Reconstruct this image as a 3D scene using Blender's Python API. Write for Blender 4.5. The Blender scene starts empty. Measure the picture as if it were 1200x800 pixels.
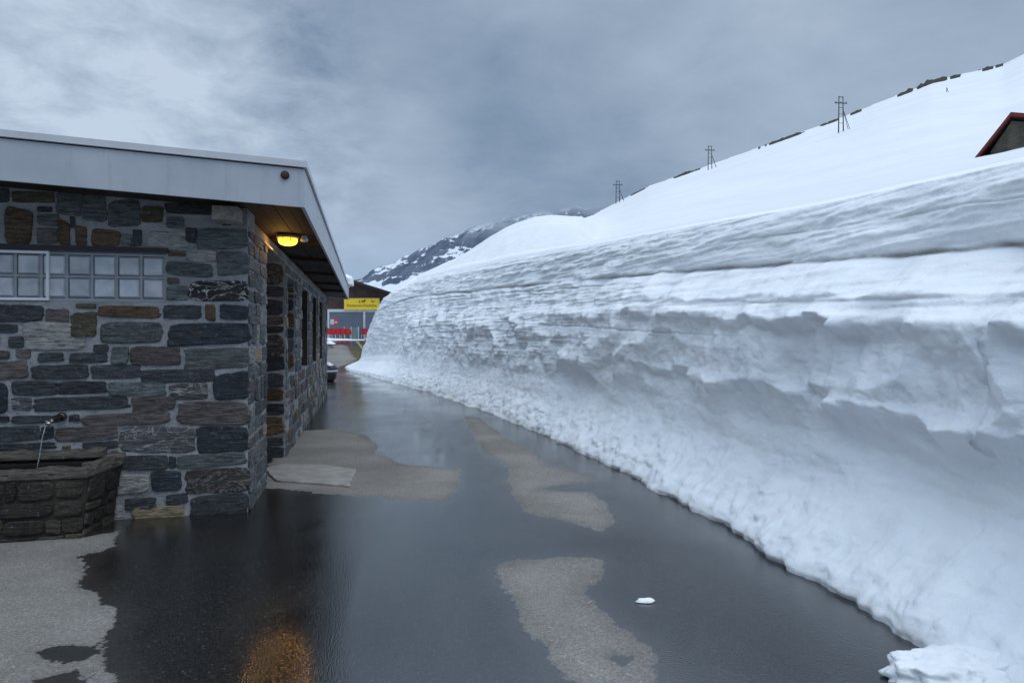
import bpy, bmesh, math, random
import numpy as np
from mathutils import Vector, Matrix
random.seed(7)
R = math.radians
scene = bpy.context.scene
COL = scene.collection

# ---------------------------------------------------------------- helpers
EYE, FOC, HZ = 1.6, 760.0, 395.0
def at(px, py, D):
    """a surveyed point of the site: bearing / elevation as measured on the photo, at depth D"""
    return ((px - 600) / FOC * D, D, EYE - (py - HZ) / FOC * D)

def lerp(a, b, t): return a + (b - a) * t
def sstep(a, b, x):
    t = np.clip((x - a) / (b - a), 0, 1)
    return t * t * (3 - 2 * t)

def _hash(ix, iy, iz, seed):
    h = (ix.astype(np.uint32) * np.uint32(374761393) + iy.astype(np.uint32) * np.uint32(668265263)
         + iz.astype(np.uint32) * np.uint32(2147483647) + np.uint32(seed) * np.uint32(1274126177))
    h = (h ^ (h >> np.uint32(13))) * np.uint32(1274126177)
    h = (h ^ (h >> np.uint32(16))) * np.uint32(2246822519)
    return h ^ (h >> np.uint32(15))

def perlin(x, y, z=0.0, seed=0):
    x, y, z = np.broadcast_arrays(np.asarray(x, float), np.asarray(y, float), np.asarray(z, float))
    xi, yi, zi = np.floor(x).astype(np.int64), np.floor(y).astype(np.int64), np.floor(z).astype(np.int64)
    fx, fy, fz = x - xi, y - yi, z - zi
    ux, uy, uz = [f * f * f * (f * (f * 6 - 15) + 10) for f in (fx, fy, fz)]
    def g(dx, dy, dz):
        h = _hash((xi + dx) & 0xffff, (yi + dy) & 0xffff, (zi + dz) & 0xffff, seed)
        a = (h & np.uint32(1023)).astype(float) / 1023 * 2 * np.pi
        c = ((h >> np.uint32(10)) & np.uint32(1023)).astype(float) / 1023 * 2 - 1
        s = np.sqrt(1 - c * c)
        return s * np.cos(a) * (fx - dx) + s * np.sin(a) * (fy - dy) + c * (fz - dz)
    with np.errstate(over='ignore'):
        x00 = lerp(g(0,0,0), g(1,0,0), ux); x10 = lerp(g(0,1,0), g(1,1,0), ux)
        x01 = lerp(g(0,0,1), g(1,0,1), ux); x11 = lerp(g(0,1,1), g(1,1,1), ux)
    return lerp(lerp(x00, x10, uy), lerp(x01, x11, uy), uz) * 1.5

def fbm(x, y, z=0.0, octv=4, seed=0, gain=.5):
    s, a, f = 0, 1.0, 1.0
    for k in range(octv):
        s = s + a * perlin(x * f, y * f, np.asarray(z) * f, seed + k); a *= gain; f *= 2.03
    return s

def billow(x, y, z=0.0, octv=3, seed=0):
    s, a, f = 0, 1.0, 1.0
    for k in range(octv):
        s = s + a * (np.abs(perlin(x * f, y * f, np.asarray(z) * f, seed + k)) * 2 - .5); a *= .5; f *= 2.1
    return s

def link(name, me, mats=(), parent=None, smooth=None):
    o = bpy.data.objects.new(name, me); COL.objects.link(o)
    for m in (mats if isinstance(mats, (list, tuple)) else [mats]): me.materials.append(m)
    if parent is not None: o.parent = parent
    if smooth is not None: me.polygons.foreach_set('use_smooth', [smooth] * len(me.polygons))
    return o

def tag(o, label=None, cat=None, group=None, kind=None):
    for k, v in (('label', label), ('category', cat), ('group', group), ('kind', kind)):
        if v: o[k] = v
    return o

def empty(name, loc=(0, 0, 0), rz=0.0):
    o = bpy.data.objects.new(name, None); COL.objects.link(o)
    o.location = loc; o.rotation_euler = (0, 0, rz); o.empty_display_size = .2
    return o

def grid(name, P, mats, attrs=None, parent=None, smooth=True):
    n, m = P.shape[:2]
    me = bpy.data.meshes.new(name)
    idx = np.arange(n * m).reshape(n, m)
    F = np.stack([idx[:-1, :-1], idx[1:, :-1], idx[1:, 1:], idx[:-1, 1:]], -1).reshape(-1, 4)
    me.vertices.add(n * m); me.vertices.foreach_set('co', P.reshape(-1).astype(np.float32))
    me.loops.add(F.size); me.loops.foreach_set('vertex_index', F.reshape(-1).astype(np.int32))
    me.polygons.add(len(F)); me.polygons.foreach_set('loop_start', np.arange(0, F.size, 4, dtype=np.int32))
    me.update(calc_edges=True)
    for k, a in (attrs or {}).items():
        at_ = me.attributes.new(k, 'FLOAT', 'POINT'); at_.data.foreach_set('value', a.reshape(-1).astype(np.float32))
    return link(name, me, mats, parent, smooth)

class MB:
    """collects shapes that become ONE mesh object"""
    def __init__(s): s.v, s.f, s.mi, s.sm, s.c = [], [], [], [], []
    def add(s, vs, fs, mi=0, smooth=False, col=(1, 1, 1, 0)):
        b = len(s.v); s.v += [tuple(v) for v in vs]
        s.c += ([col] * len(vs) if not isinstance(col, list) else col)
        for f in fs:
            s.f.append(tuple(b + i for i in f)); s.mi.append(mi); s.sm.append(smooth)
    def hexa(s, q, mi=0, col=(1, 1, 1, 0)):
        # q: 4 bottom (ccw) + 4 top
        s.add(q, [(3,2,1,0),(4,5,6,7),(0,1,5,4),(1,2,6,5),(2,3,7,6),(3,0,4,7)], mi, False, col)
    def box(s, x0, y0, z0, x1, y1, z1, mi=0, col=(1, 1, 1, 0)):
        s.hexa([(x0,y0,z0),(x1,y0,z0),(x1,y1,z0),(x0,y1,z0),(x0,y0,z1),(x1,y0,z1),(x1,y1,z1),(x0,y1,z1)], mi, col)
    def tube(s, pts, rad, n=10, mi=0, cap=True, col=(1, 1, 1, 0)):
        pts = [Vector(p) for p in pts]
        rads = rad if isinstance(rad, (list, tuple)) else [rad] * len(pts)
        vs, fs = [], []
        for i, p in enumerate(pts):
            t = (pts[min(i + 1, len(pts) - 1)] - pts[max(i - 1, 0)]).normalized()
            a = t.orthogonal().normalized() if i == 0 else (pa - t * pa.dot(t)).normalized()
            pa = a; b = t.cross(a)
            for k in range(n):
                th = 2 * math.pi * k / n
                vs.append(p + (a * math.cos(th) + b * math.sin(th)) * rads[i])
        for i in range(len(pts) - 1):
            for k in range(n):
                fs.append((i*n+k, i*n+(k+1) % n, (i+1)*n+(k+1) % n, (i+1)*n+k))
        if cap: fs += [tuple(range(n))[::-1], tuple((len(pts)-1)*n + k for k in range(n))]
        s.add(vs, fs, mi, True, col)
    def lathe(s, prof, c=(0, 0, 0), n=24, mi=0, col=(1, 1, 1, 0)):
        vs, fs = [], []
        for r, z in prof:
            for k in range(n):
                th = 2 * math.pi * k / n
                vs.append((c[0] + r * math.cos(th), c[1] + r * math.sin(th), c[2] + z))
        for i in range(len(prof) - 1):
            for k in range(n):
                fs.append((i*n+k, i*n+(k+1) % n, (i+1)*n+(k+1) % n, (i+1)*n+k))
        s.add(vs, fs, mi, True, col)
    def build(s, name, mats, parent=None):
        me = bpy.data.meshes.new(name)
        me.from_pydata(s.v, [], s.f)
        o = link(name, me, mats, parent)
        me.polygons.foreach_set('material_index', s.mi)
        me.polygons.foreach_set('use_smooth', s.sm)
        ca = me.color_attributes.new('Col', 'FLOAT_COLOR', 'POINT')
        ca.data.foreach_set('color', np.array(s.c, dtype=np.float32).reshape(-1))
        me.update()
        return o

# ---------------------------------------------------------------- materials
class NT:
    def __init__(s, name):
        s.m = bpy.data.materials.new(name); s.m.use_nodes = True
        s.t = s.m.node_tree; s.t.nodes.clear()
        s.out = s.n('ShaderNodeOutputMaterial')
    def n(s, typ, **kw):
        nd = s.t.nodes.new(typ)
        for k, v in kw.items(): setattr(nd, k, v)
        return nd
    def l(s, a, b): s.t.links.new(a, b)
    def put(s, sock, v):
        if hasattr(v, 'node'): s.l(v, sock)
        elif isinstance(v, (tuple, list)) and len(v) == 3 and sock.type == 'RGBA': sock.default_value = (*v, 1)
        else: sock.default_value = v
    def math(s, op, a, b=None, c=None, clamp=False):
        nd = s.n('ShaderNodeMath', operation=op, use_clamp=clamp)
        s.put(nd.inputs[0], a)
        if b is not None: s.put(nd.inputs[1], b)
        if c is not None: s.put(nd.inputs[2], c)
        return nd.outputs[0]
    def mix(s, fac, a, b, mode='MIX'):
        nd = s.n('ShaderNodeMix', data_type='RGBA', blend_type=mode)
        s.put(nd.inputs[0], fac); s.put(nd.inputs[6], a); s.put(nd.inputs[7], b)
        return nd.outputs[2]
    def ramp(s, fac, lo, hi, a=0.0, b=1.0, smooth=True):
        nd = s.n('ShaderNodeMapRange', interpolation_type='SMOOTHSTEP' if smooth else 'LINEAR')
        s.put(nd.inputs[0], fac)
        for i, v in enumerate((lo, hi, a, b)): nd.inputs[i + 1].default_value = v
        return nd.outputs[0]
    def pos(s, scale=(1, 1, 1), obj=True):
        tc = s.n('ShaderNodeTexCoord'); mp = s.n('ShaderNodeMapping')
        s.l(tc.outputs['Object'], mp.inputs[0]); mp.inputs['Scale'].default_value = scale
        return mp.outputs[0]
    def noise(s, vec, scale, detail=4, rough=.5, dist=0.0):
        nd = s.n('ShaderNodeTexNoise'); s.l(vec, nd.inputs['Vector'])
        nd.inputs['Scale'].default_value = scale; nd.inputs['Detail'].default_value = detail
        nd.inputs['Roughness'].default_value = rough; nd.inputs['Distortion'].default_value = dist
        return nd.outputs[0]
    def attr(s, name, out='Fac'):
        nd = s.n('ShaderNodeAttribute', attribute_name=name); return nd.outputs[out]
    def bump(s, h, strength=.5, dist=.01, normal=None):
        nd = s.n('ShaderNodeBump'); s.l(h, nd.inputs['Height'])
        s.put(nd.inputs['Strength'], strength); nd.inputs['Distance'].default_value = dist
        if normal is not None: s.l(normal, nd.inputs['Normal'])
        return nd.outputs[0]
    def bsdf(s, color, rough=.6, spec=.3, normal=None, metal=0.0, **kw):
        b = s.n('ShaderNodeBsdfPrincipled')
        s.put(b.inputs['Base Color'], color); s.put(b.inputs['Roughness'], rough)
        s.put(b.inputs['Specular IOR Level'], spec); s.put(b.inputs['Metallic'], metal)
        if normal is not None: s.l(normal, b.inputs['Normal'])
        for k, v in kw.items(): s.put(b.inputs[k.replace('_', ' ')], v)
        s.l(b.outputs[0], s.out.inputs[0]); return b

def simple(name, color, rough=.6, spec=.3, var=.15, scale=8.0, bump=.15, metal=0.0, stretch=(1, 1, 1)):
    t = NT(name); p = t.pos(stretch)
    nz = t.noise(p, scale, 6, .6)
    v = t.ramp(nz, .25, .75, 1 - var, 1 + var)
    c = t.mix(1.0, color, v, 'MULTIPLY')
    rr = t.ramp(nz, .3, .7, max(rough - .1, .02), min(rough + .1, 1))
    t.bsdf(c, rr, spec, t.bump(t.noise(p, scale * 6, 5, .6), bump, .004), metal)
    return t.m

def mat_snow():
    t = NT('snow'); p = t.pos()
    dirt = t.attr('dirt')
    n1 = t.noise(p, 1.7, 6, .6); n2 = t.noise(p, 14, 6, .65); n3 = t.noise(p, 70, 4, .6)
    base = t.mix(t.ramp(n1, .35, .7), (.86, .885, .91), (.80, .835, .875))
    base = t.mix(t.ramp(n2, .62, .8, 0, .25), base, (.70, .71, .71))
    d = t.math('MULTIPLY', dirt, t.ramp(n2, .25, .65, .55, 1.0))
    base = t.mix(d, base, (.36, .33, .30))
    speck = t.math('MULTIPLY', t.ramp(n3, .70, .76), t.math('ADD', .10, t.math('MULTIPLY', dirt, 1.4)), clamp=True)
    base = t.mix(speck, base, (.22, .20, .18))
    h = t.math('ADD', t.math('MULTIPLY', n2, .6), t.math('MULTIPLY', n3, .22))
    h = t.math('ADD', h, t.math('MULTIPLY', t.noise(p, 190, 3, .6), .07))
    nm = t.bump(h, .62, .03)
    b = t.bsdf(base, .6, .2, nm)
    b.inputs['Subsurface Weight'].default_value = .15; b.inputs['Subsurface Radius'].default_value = (.55, .8, 1.0); b.inputs['Subsurface Scale'].default_value = .025
    return t.m

def mat_hill():
    t = NT('hill_snow'); p = t.pos()
    n1 = t.noise(p, .05, 5, .6); n2 = t.noise(p, .8, 5, .6); n3 = t.noise(p, 7, 5, .6)
    base = t.mix(t.ramp(n1, .35, .65), (.77, .785, .805), (.71, .735, .765))
    base = t.mix(t.ramp(n2, .6, .8, 0, .3), base, (.74, .76, .79))
    nr = t.noise(t.pos((.25, .25, 1.6)), 1.1, 6, .62, .4); nl = t.noise(t.pos((.02, .02, .12)), 1.0, 5, .6, .5)
    base = t.mix(t.ramp(nl, .48, .68, 0, .55), base, (.72, .75, .79))
    base = t.mix(t.ramp(nr, .56, .75, 0, .4), base, (.68, .705, .74))
    nm = t.bump(t.math('ADD', t.math('MULTIPLY', n2, 1.0), t.math('ADD', t.math('MULTIPLY', nr, .8), t.math('MULTIPLY', n3, .15))), .55, .14)
    t.bsdf(base, .6, .2, nm)
    return t.m

def mat_asphalt():
    t = NT('asphalt'); p = t.pos()
    sd = t.attr('dry'); far = t.attr('snowy'); pud = t.attr('puddle')
    nw = t.noise(p, 2.6, 6, .62); nw2 = t.noise(p, 16, 5, .65)
    edge = t.math('ADD', t.math('ADD', sd, .028), t.math('ADD', t.math('MULTIPLY', t.math('SUBTRACT', nw, .5), .27),
                                     t.math('MULTIPLY', t.math('SUBTRACT', nw2, .5), .13)))
    dry = t.ramp(edge, -.010, .014)
    damp = t.ramp(edge, -.20, .0)
    # aggregate
    vo = t.n('ShaderNodeTexVoronoi', feature='F1'); t.l(p, vo.inputs['Vector']); vo.inputs['Scale'].default_value = 110
    grain = vo.outputs['Distance']; gcol = vo.outputs['Color']
    sep = t.n('ShaderNodeSeparateColor'); t.l(gcol, sep.inputs[0])
    pebble = t.ramp(sep.outputs[0], .1, .95, .82, 1.22)
    white = t.ramp(sep.outputs[1], .982, .99)
    blot = t.ramp(t.noise(p, .9, 5, .6), .3, .7, .82, 1.16)
    tone = t.math('MULTIPLY', pebble, blot)
    tone = t.math('MULTIPLY', tone, t.ramp(edge, -.01, .16, .88, 1.04))
    dryc = t.mix(1.0, (.195, .186, .172), tone, 'MULTIPLY')
    wpeb = t.math('MULTIPLY', t.math('POWER', pebble, 3.0), blot)
    wetc = t.mix(1.0, (.0105, .0098, .0092), wpeb, 'MULTIPLY')
    wetc = t.mix(t.math('MULTIPLY', white, .4), wetc, (.14, .14, .135))
    dryc = t.mix(t.math('MULTIPLY', white, .6), dryc, (.42, .40, .37))
    wetc = t.mix(t.math('MULTIPLY', damp, .4), wetc, (.06, .057, .052))
    col = t.mix(dry, wetc, dryc)
    col = t.mix(far, col, (.83, .86, .89))
    film = t.noise(t.pos((1, .45, 1)), 1.1, 6, .62, .5)
    wr = t.math('ADD', t.ramp(film, .36, .60, .085, .23), t.math('MULTIPLY', t.math('SUBTRACT', sep.outputs[2], .5), .07))
    wr = t.math('SUBTRACT', wr, t.math('MULTIPLY', pud, .09), clamp=True)
    rough = t.math('ADD', t.math('MULTIPLY', t.math('MAXIMUM', dry, far), .9),
                   t.math('MULTIPLY', t.math('SUBTRACT', 1.0, t.math('MAXIMUM', dry, far)), wr), clamp=True)
    bs = t.math('ADD', .14, t.math('MULTIPLY', dry, .5))
    bs = t.math('MULTIPLY', bs, t.math('SUBTRACT', 1.0, t.math('MULTIPLY', pud, .85)))
    nm = t.bump(t.math('SUBTRACT', 1.0, grain), bs, .006)
    spec = t.math('SUBTRACT', 1.0, t.math('MULTIPLY', dry, .93))
    b = t.bsdf(col, rough, spec, nm); b.inputs['IOR'].default_value = 1.85
    return t.m

def mat_stone():
    t = NT('rubble_stone'); 
    ca = t.n('ShaderNodeAttribute', attribute_name='Col')
    col, al = ca.outputs['Color'], ca.outputs['Alpha']
    p = t.pos(); pf = t.pos((1, 1, 7))
    n1 = t.noise(pf, 7, 8, .68, .6); n2 = t.noise(p, 28, 6, .65); n3 = t.noise(p, 5.5, 5, .6, 1.2)
    c = t.mix(1.0, col, t.ramp(n1, .3, .7, .35, 1.75), 'MULTIPLY')
    c = t.mix(t.ramp(n2, .57, .74, 0, .5), c, (.24, .245, .25))
    rust = t.ramp(n3, .62, .75, 0, .35)
    c = t.mix(rust, c, (.11, .075, .045))
    # quartz veins on the veined stones
    vn = t.math('ABSOLUTE', t.math('SUBTRACT', t.noise(t.pos((1, 1, 2.2)), 3.4, 4, .55, 1.6), .5))
    vein = t.math('MULTIPLY', t.ramp(vn, .022, .004), al)
    vn2 = t.math('MULTIPLY', t.ramp(t.noise(pf, 15, 6, .7, 1.0), .60, .70), t.ramp(al, .25, .8, 0, .8))
    c = t.mix(vein, c, (.42, .42, .42))
    c = t.mix(t.math('MULTIPLY', vn2, .5), c, (.5, .5, .49))
    h = t.math('ADD', n1, t.math('MULTIPLY', n2, .5))
    t.bsdf(c, t.ramp(n2, .3, .7, .55, .85), .3, t.bump(h, 1.0, .022))
    return t.m

def mat_mortar():
    t = NT('mortar'); p = t.pos()
    n1 = t.noise(p, 3, 6, .6); n2 = t.noise(p, 60, 5, .7); n3 = t.noise(p, 14, 5, .6)
    c = t.mix(t.ramp(n1, .3, .7), (.34, .352, .37), (.19, .198, .21))
    c = t.mix(t.ramp(n2, .52, .72, 0, .55), c, (.09, .092, .095))
    c = t.mix(t.ramp(n3, .45, .30, 0, .5), c, (.11, .115, .12))
    t.bsdf(c, .85, .2, t.bump(t.math('ADD', n3, t.math('MULTIPLY', n2, .4)), 1.0, .035))
    return t.m

def mat_wood(name, a, b, rough=.7, axis=(6, .5, 6)):
    t = NT(name); p = t.pos(axis)
    n1 = t.noise(p, 3, 8, .7, .4); n2 = t.noise(t.pos(), 1.5, 4, .6)
    c = t.mix(t.ramp(n1, .3, .7), a, b)
    c = t.mix(1.0, c, t.ramp(n2, .3, .7, .7, 1.25), 'MULTIPLY')
    t.bsdf(c, rough, .25, t.bump(n1, .4, .005))
    return t.m

def mat_fascia():
    t = NT('painted_fascia'); p = t.pos((1, 1, 1))
    st = t.noise(t.pos((9, 9, .6)), 2, 6, .65); n2 = t.noise(p, 2.2, 5, .6); n3 = t.noise(p, 34, 3, .5)
    c = t.mix(t.ramp(n2, .3, .7), (.375, .405, .455), (.32, .35, .40))
    c = t.mix(t.ramp(st, .50, .78, 0, .55), c, (.28, .29, .31))
    c = t.mix(t.ramp(n3, .76, .80, 0, .7), c, (.12, .11, .10))
    t.bsdf(c, .45, .35, t.bump(n2, .06, .01))
    return t.m

def mat_mountain():
    t = NT('hazy_mountain_rock'); p = t.pos()
    geo = t.n('ShaderNodeNewGeometry'); sx = t.n('ShaderNodeSeparateXYZ'); t.l(geo.outputs['Normal'], sx.inputs[0])
    sp = t.n('ShaderNodeSeparateXYZ'); t.l(geo.outputs['Position'], sp.inputs[0])
    n1 = t.noise(p, .011, 7, .62); n2 = t.noise(p, .05, 6, .68); n3 = t.noise(t.pos((1, 1, .35)), .028, 6, .7)
    k = t.math('ADD', t.math('MULTIPLY', t.math('SUBTRACT', n1, .5), 2.4), t.math('MULTIPLY', t.math('SUBTRACT', n2, .5), 1.7))
    k = t.math('ADD', k, t.math('MULTIPLY', t.math('SUBTRACT', sx.outputs[2], .62), 1.6))
    low = t.ramp(sp.outputs[2], 70, 115, .9, 0)
    k = t.math('ADD', k, low)
    sn = t.ramp(k, .42, .52)
    rock = t.mix(t.ramp(n3, .3, .7), (.075, .098, .145), (.145, .175, .225))  # bluish distance haze is mixed into the rock colours
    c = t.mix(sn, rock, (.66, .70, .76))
    b = t.n('ShaderNodeBsdfDiffuse'); t.put(b.inputs[0], c)
    # cloud sitting on the upper slopes
    nz = t.noise(t.pos((1, 1, 2)), .006, 5, .55)
    zc = t.math('ADD', sp.outputs[2], t.math('MULTIPLY', t.math('SUBTRACT', nz, .5), 110))
    cl = t.ramp(zc, 180, 262)
    tr = t.n('ShaderNodeBsdfTransparent')
    mx = t.n('ShaderNodeMixShader'); t.l(cl, mx.inputs[0]); t.l(b.outputs[0], mx.inputs[1]); t.l(tr.outputs[0], mx.inputs[2])
    t.l(mx.outputs[0], t.out.inputs[0])
    return t.m

M = {}
M['snow'] = mat_snow(); M['hill'] = mat_hill(); M['asphalt'] = mat_asphalt()
M['stone'] = mat_stone(); M['mortar'] = mat_mortar(); M['fascia'] = mat_fascia(); M['mountain'] = mat_mountain()
M['flash'] = simple('roof_flashing', (.46, .485, .52), .35, .5, .08, 3, .04)
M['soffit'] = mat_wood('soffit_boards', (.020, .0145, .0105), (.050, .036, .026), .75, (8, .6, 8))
M['beam'] = mat_wood('weathered_beam', (.15, .14, .125), (.30, .285, .27), .8, (8, .6, 8))
M['darkwood'] = mat_wood('dark_door_wood', (.020, .015, .012), (.045, .034, .026), .6, (6, 6, .5))
M['roofing'] = simple('roof_sheet', (.10, .10, .11), .6, .3)
M['darktrim'] = simple('dark_shadow_trim', (.022, .022, .025), .6, .3)
M['glass'] = simple('dark_window_glass', (.02, .025, .03), .12, .6, .1, 2, .02)
M['frame'] = simple('grey_block_frame', (.23, .255, .285), .55, .3, .12, 6, .1)
M['white'] = simple('white_paint', (.56, .58, .61), .45, .4, .08, 5, .05)
M['iron'] = simple('dark_tap_metal', (.07, .065, .06), .3, .6, .3, 20, .2, .8)
M['galv'] = simple('galvanised_tip', (.6, .6, .6), .25, .5, .2, 20, .1, .9)
M['concrete'] = simple('concrete_slab', (.27, .265, .25), .85, .2, .22, 7, .5)
M['lampbase'] = simple('lamp_cap', (.30, .27, .23), .5, .3)
M['rust'] = simple('rusty_stub', (.05, .022, .016), .6, .3, .3, 30, .3)
M['pole'] = simple('weathered_pole', (.055, .055, .06), .8, .2)
M['outcrop'] = None

def mat_block():
    t = NT('glass_block'); p = t.pos()
    n = t.noise(p, 9, 4, .5); n2 = t.noise(p, 40, 4, .5)
    c = t.mix(t.ramp(n, .3, .7), (.44, .475, .51), (.30, .34, .385))
    c = t.mix(1.0, c, t.attr('Col', 'Color'), 'MULTIPLY')
    t.bsdf(c, .35, .5, t.bump(n2, .12, .004), Coat_Weight=.15, Coat_Roughness=.12)
    return t.m
M['block'] = mat_block()

def mat_water():
    t = NT('trough_water'); p = t.pos()
    t.bsdf((.012, .014, .013), .04, .5, t.bump(t.noise(p, 22, 3, .5), .12, .01))
    return t.m
M['water'] = mat_water()
def mat_jet():
    t = NT('water_jet'); b = t.bsdf((.75, .8, .85), .05, .5); b.inputs['Transmission Weight'].default_value = .75
    b.inputs['IOR'].default_value = 1.33
    return t.m
M['jet'] = mat_jet()
def mat_glow():
    t = NT('lit_lamp_glass'); p = t.pos()
    lw = t.noise(p, 20, 3, .5)
    e = t.n('ShaderNodeEmission'); t.put(e.inputs[0], t.mix(t.ramp(lw, .3, .7), (1.0, .56, .06), (1.0, .40, .02)))
    tc = t.n('ShaderNodeTexCoord'); sp = t.n('ShaderNodeSeparateXYZ'); t.l(tc.outputs['Object'], sp.inputs[0])
    t.l(t.ramp(sp.outputs[2], -.03, -.135, 1.6, 5.0), e.inputs[1])
    t.l(e.outputs[0], t.out.inputs[0]); return t.m
M['glow'] = mat_glow()
def mat_outcrop():
    t = NT('bare_hillside_rock'); p = t.pos()
    n1 = t.noise(p, .35, 6, .65); n2 = t.noise(p, 1.6, 5, .7)
    c = t.mix(t.ramp(n1, .4, .6), (.028, .028, .028), (.060, .058, .036))
    c = t.mix(t.ramp(n2, .62, .7, 0, .8), c, (.6, .64, .7))
    t.bsdf(c, .9, .1); return t.m
M['outcrop'] = mat_outcrop()

# ---------------------------------------------------------------- world
def make_world(sun_el, sun_rot):
    w = bpy.data.worlds.new('World'); scene.world = w; w.use_nodes = True
    nt = w.node_tree; nt.nodes.clear()
    T = NT.__new__(NT); T.t = nt; T.m = None
    out = T.n('ShaderNodeOutputWorld'); bg = T.n('ShaderNodeBackground')
    sky = T.n('ShaderNodeTexSky', sky_type='NISHITA'); sky.sun_disc = False
    sky.sun_elevation = sun_el; sky.sun_rotation = sun_rot; sky.altitude = 2000
    tc = T.n('ShaderNodeTexCoord'); d = tc.outputs['Generated']
    sx = T.n('ShaderNodeSeparateXYZ'); T.l(d, sx.inputs[0])
    z = T.math('MAXIMUM', sx.outputs[2], 0.0)
    den = T.math('ADD', z, .22)
    cv = T.n('ShaderNodeCombineXYZ')
    T.l(T.math('DIVIDE', sx.outputs[0], den), cv.inputs[0]); T.l(T.math('DIVIDE', sx.outputs[1], den), cv.inputs[1])
    c = cv.outputs[0]
    n1 = T.noise(c, .75, 7, .52, .3); n2 = T.noise(c, 2.9, 8, .58, .25); n3 = T.noise(c, .32, 3, .5)
    def lobe(px, py, wdt):
        v = Vector(((px - 600) / FOC, 1, (HZ - py) / FOC)).normalized()
        nd = T.n('ShaderNodeVectorMath', operation='DOT_PRODUCT'); T.l(d, nd.inputs[0]); nd.inputs[1].default_value = v
        return T.ramp(nd.outputs['Value'], math.cos(R(wdt)), 1.0)
    k = T.math('ADD', T.math('MULTIPLY', T.math('SUBTRACT', n1, .5), .95), T.math('MULTIPLY', T.math('SUBTRACT', n2, .5), .62))
    k = T.math('ADD', k, .34)
    k = T.math('ADD', k, T.math('MULTIPLY', lobe(150, 135, 14), .50))
    k = T.math('ADD', k, T.math('MULTIPLY', lobe(-20, 10, 16), .08))
    k = T.math('ADD', k, T.math('MULTIPLY', lobe(450, 245, 15), .20))
    k = T.math('SUBTRACT', k, T.math('MULTIPLY', lobe(640, 205, 13), .24))
    k = T.math('SUBTRACT', k, T.math('MULTIPLY', lobe(480, 110, 14), .12))
    k = T.math('ADD', k, T.math('MULTIPLY', lobe(1050, 60, 24), .12))
    n4 = T.noise(c, 5.5, 8, .6, .3)
    k = T.math('ADD', k, T.math('MULTIPLY', T.math('SUBTRACT', n4, .5), T.math('ADD', .10, T.math('MULTIPLY', lobe(150, 130, 22), 1.7))))
    cloud = T.mix(T.ramp(k, .0, 1.0, smooth=False), (.195, .278, .395), (.58, .685, .82))
    # a paler blue gap low on the horizon
    hz = T.math('MULTIPLY', T.ramp(sx.outputs[2], .22, .03), T.ramp(n2, .25, .7, .25, 1.0))
    hz = T.math('MULTIPLY', hz, lobe(410, 300, 22))
    cloud = T.mix(T.math('MULTIPLY', hz, .85), cloud, (.29, .42, .63))
    # overcast is brighter overhead and behind the camera than ahead
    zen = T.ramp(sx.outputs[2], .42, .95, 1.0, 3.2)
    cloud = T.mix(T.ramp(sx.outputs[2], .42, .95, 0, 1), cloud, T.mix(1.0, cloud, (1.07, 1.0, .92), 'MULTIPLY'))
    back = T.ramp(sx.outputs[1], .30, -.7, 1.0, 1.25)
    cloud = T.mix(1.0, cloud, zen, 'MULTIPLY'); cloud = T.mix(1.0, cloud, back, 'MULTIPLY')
    skyc = T.mix(1.0, sky.outputs[0], (.10, .10, .10), 'MULTIPLY')
    fin = T.mix(.90, skyc, cloud)
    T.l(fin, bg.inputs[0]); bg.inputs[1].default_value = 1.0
    T.l(bg.outputs[0], out.inputs[0])
SUN_DIR = Vector((.40, -.38, .85)).normalized()
sun_el = math.asin(SUN_DIR.z); sun_rot = math.atan2(SUN_DIR.x, SUN_DIR.y)
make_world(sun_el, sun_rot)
sl = bpy.data.lights.new('sun', 'SUN'); sl.energy = .9; sl.angle = R(35); sl.color = (1, .98, .96)
so = bpy.data.objects.new('sun', sl); COL.objects.link(so)
so.rotation_euler = (-SUN_DIR).to_track_quat('-Z', 'Y').to_euler()

# ---------------------------------------------------------------- ground
def ground_z(x, y):
    return 1.38 * sstep(29.5, 46.5, y) + 0 * x

POLY = {
 'dryL': [(-6.2,4.9),(-4.7,4.96),(-4.05,5.13),(-3.4,5.17),(-3.24,5.35),(-3.08,4.96),(-3.15,4.73),(-2.8,4.19),(-2.49,3.92),(-2.34,3.76),(-2.21,3.47),(-1.94,3.08),(-1.79,2.8),(-1.5,2.0),(-6.2,2.0)],
 'drydoor': [(-3.71,11.05),(-3.04,11.26),(-2.43,10.57),(-2.05,9.73),(-1.89,8.88),(-1.33,8.11),(-0.67,7.85),(-0.6,6.76),(-0.67,6.37),(-1.11,6.47),(-1.56,6.57),(-2.65,6.95),(-2.94,7.75)],
 'dry2': [(-0.95,13.08),(-0.67,12.8),(-0.14,10.39),(0.24,9.01),(0.43,8.11),(0.89,7.55),(0.9,7.2),(0.37,6.99),(0.07,6.87),(-0.03,7.28),(0.0,7.95),(-0.17,8.62),(-0.36,9.01)],
 'dry2b': [(0.02,7.05),(0.22,7.05),(0.36,6.79),(0.79,6.64),(0.87,6.11),(0.83,5.6),(0.72,5.36),(0.48,5.66),(0.2,5.93),(0.06,6.3)],
 'dry3': [(-0.11,4.52),(0.0,4.61),(0.37,4.73),(0.56,4.69),(0.62,4.59),(0.57,4.36),(0.46,4.12),(0.43,3.99),(0.52,3.74),(0.62,3.47),(0.68,3.29),(0.66,2.93),(0.62,2.2),(0.38,2.2),(0.35,2.93),(0.23,3.24),(0.12,3.58),(0.03,3.99)],
 'slope': [at(*q, D)[:2] for q, D in (((390,405),43.5),((404,409),41),((410,416),37.5),((416,421),35.5),((412,425),34.3),((400,430),33),((390,433),32),((378,424),35))],
}
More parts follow.
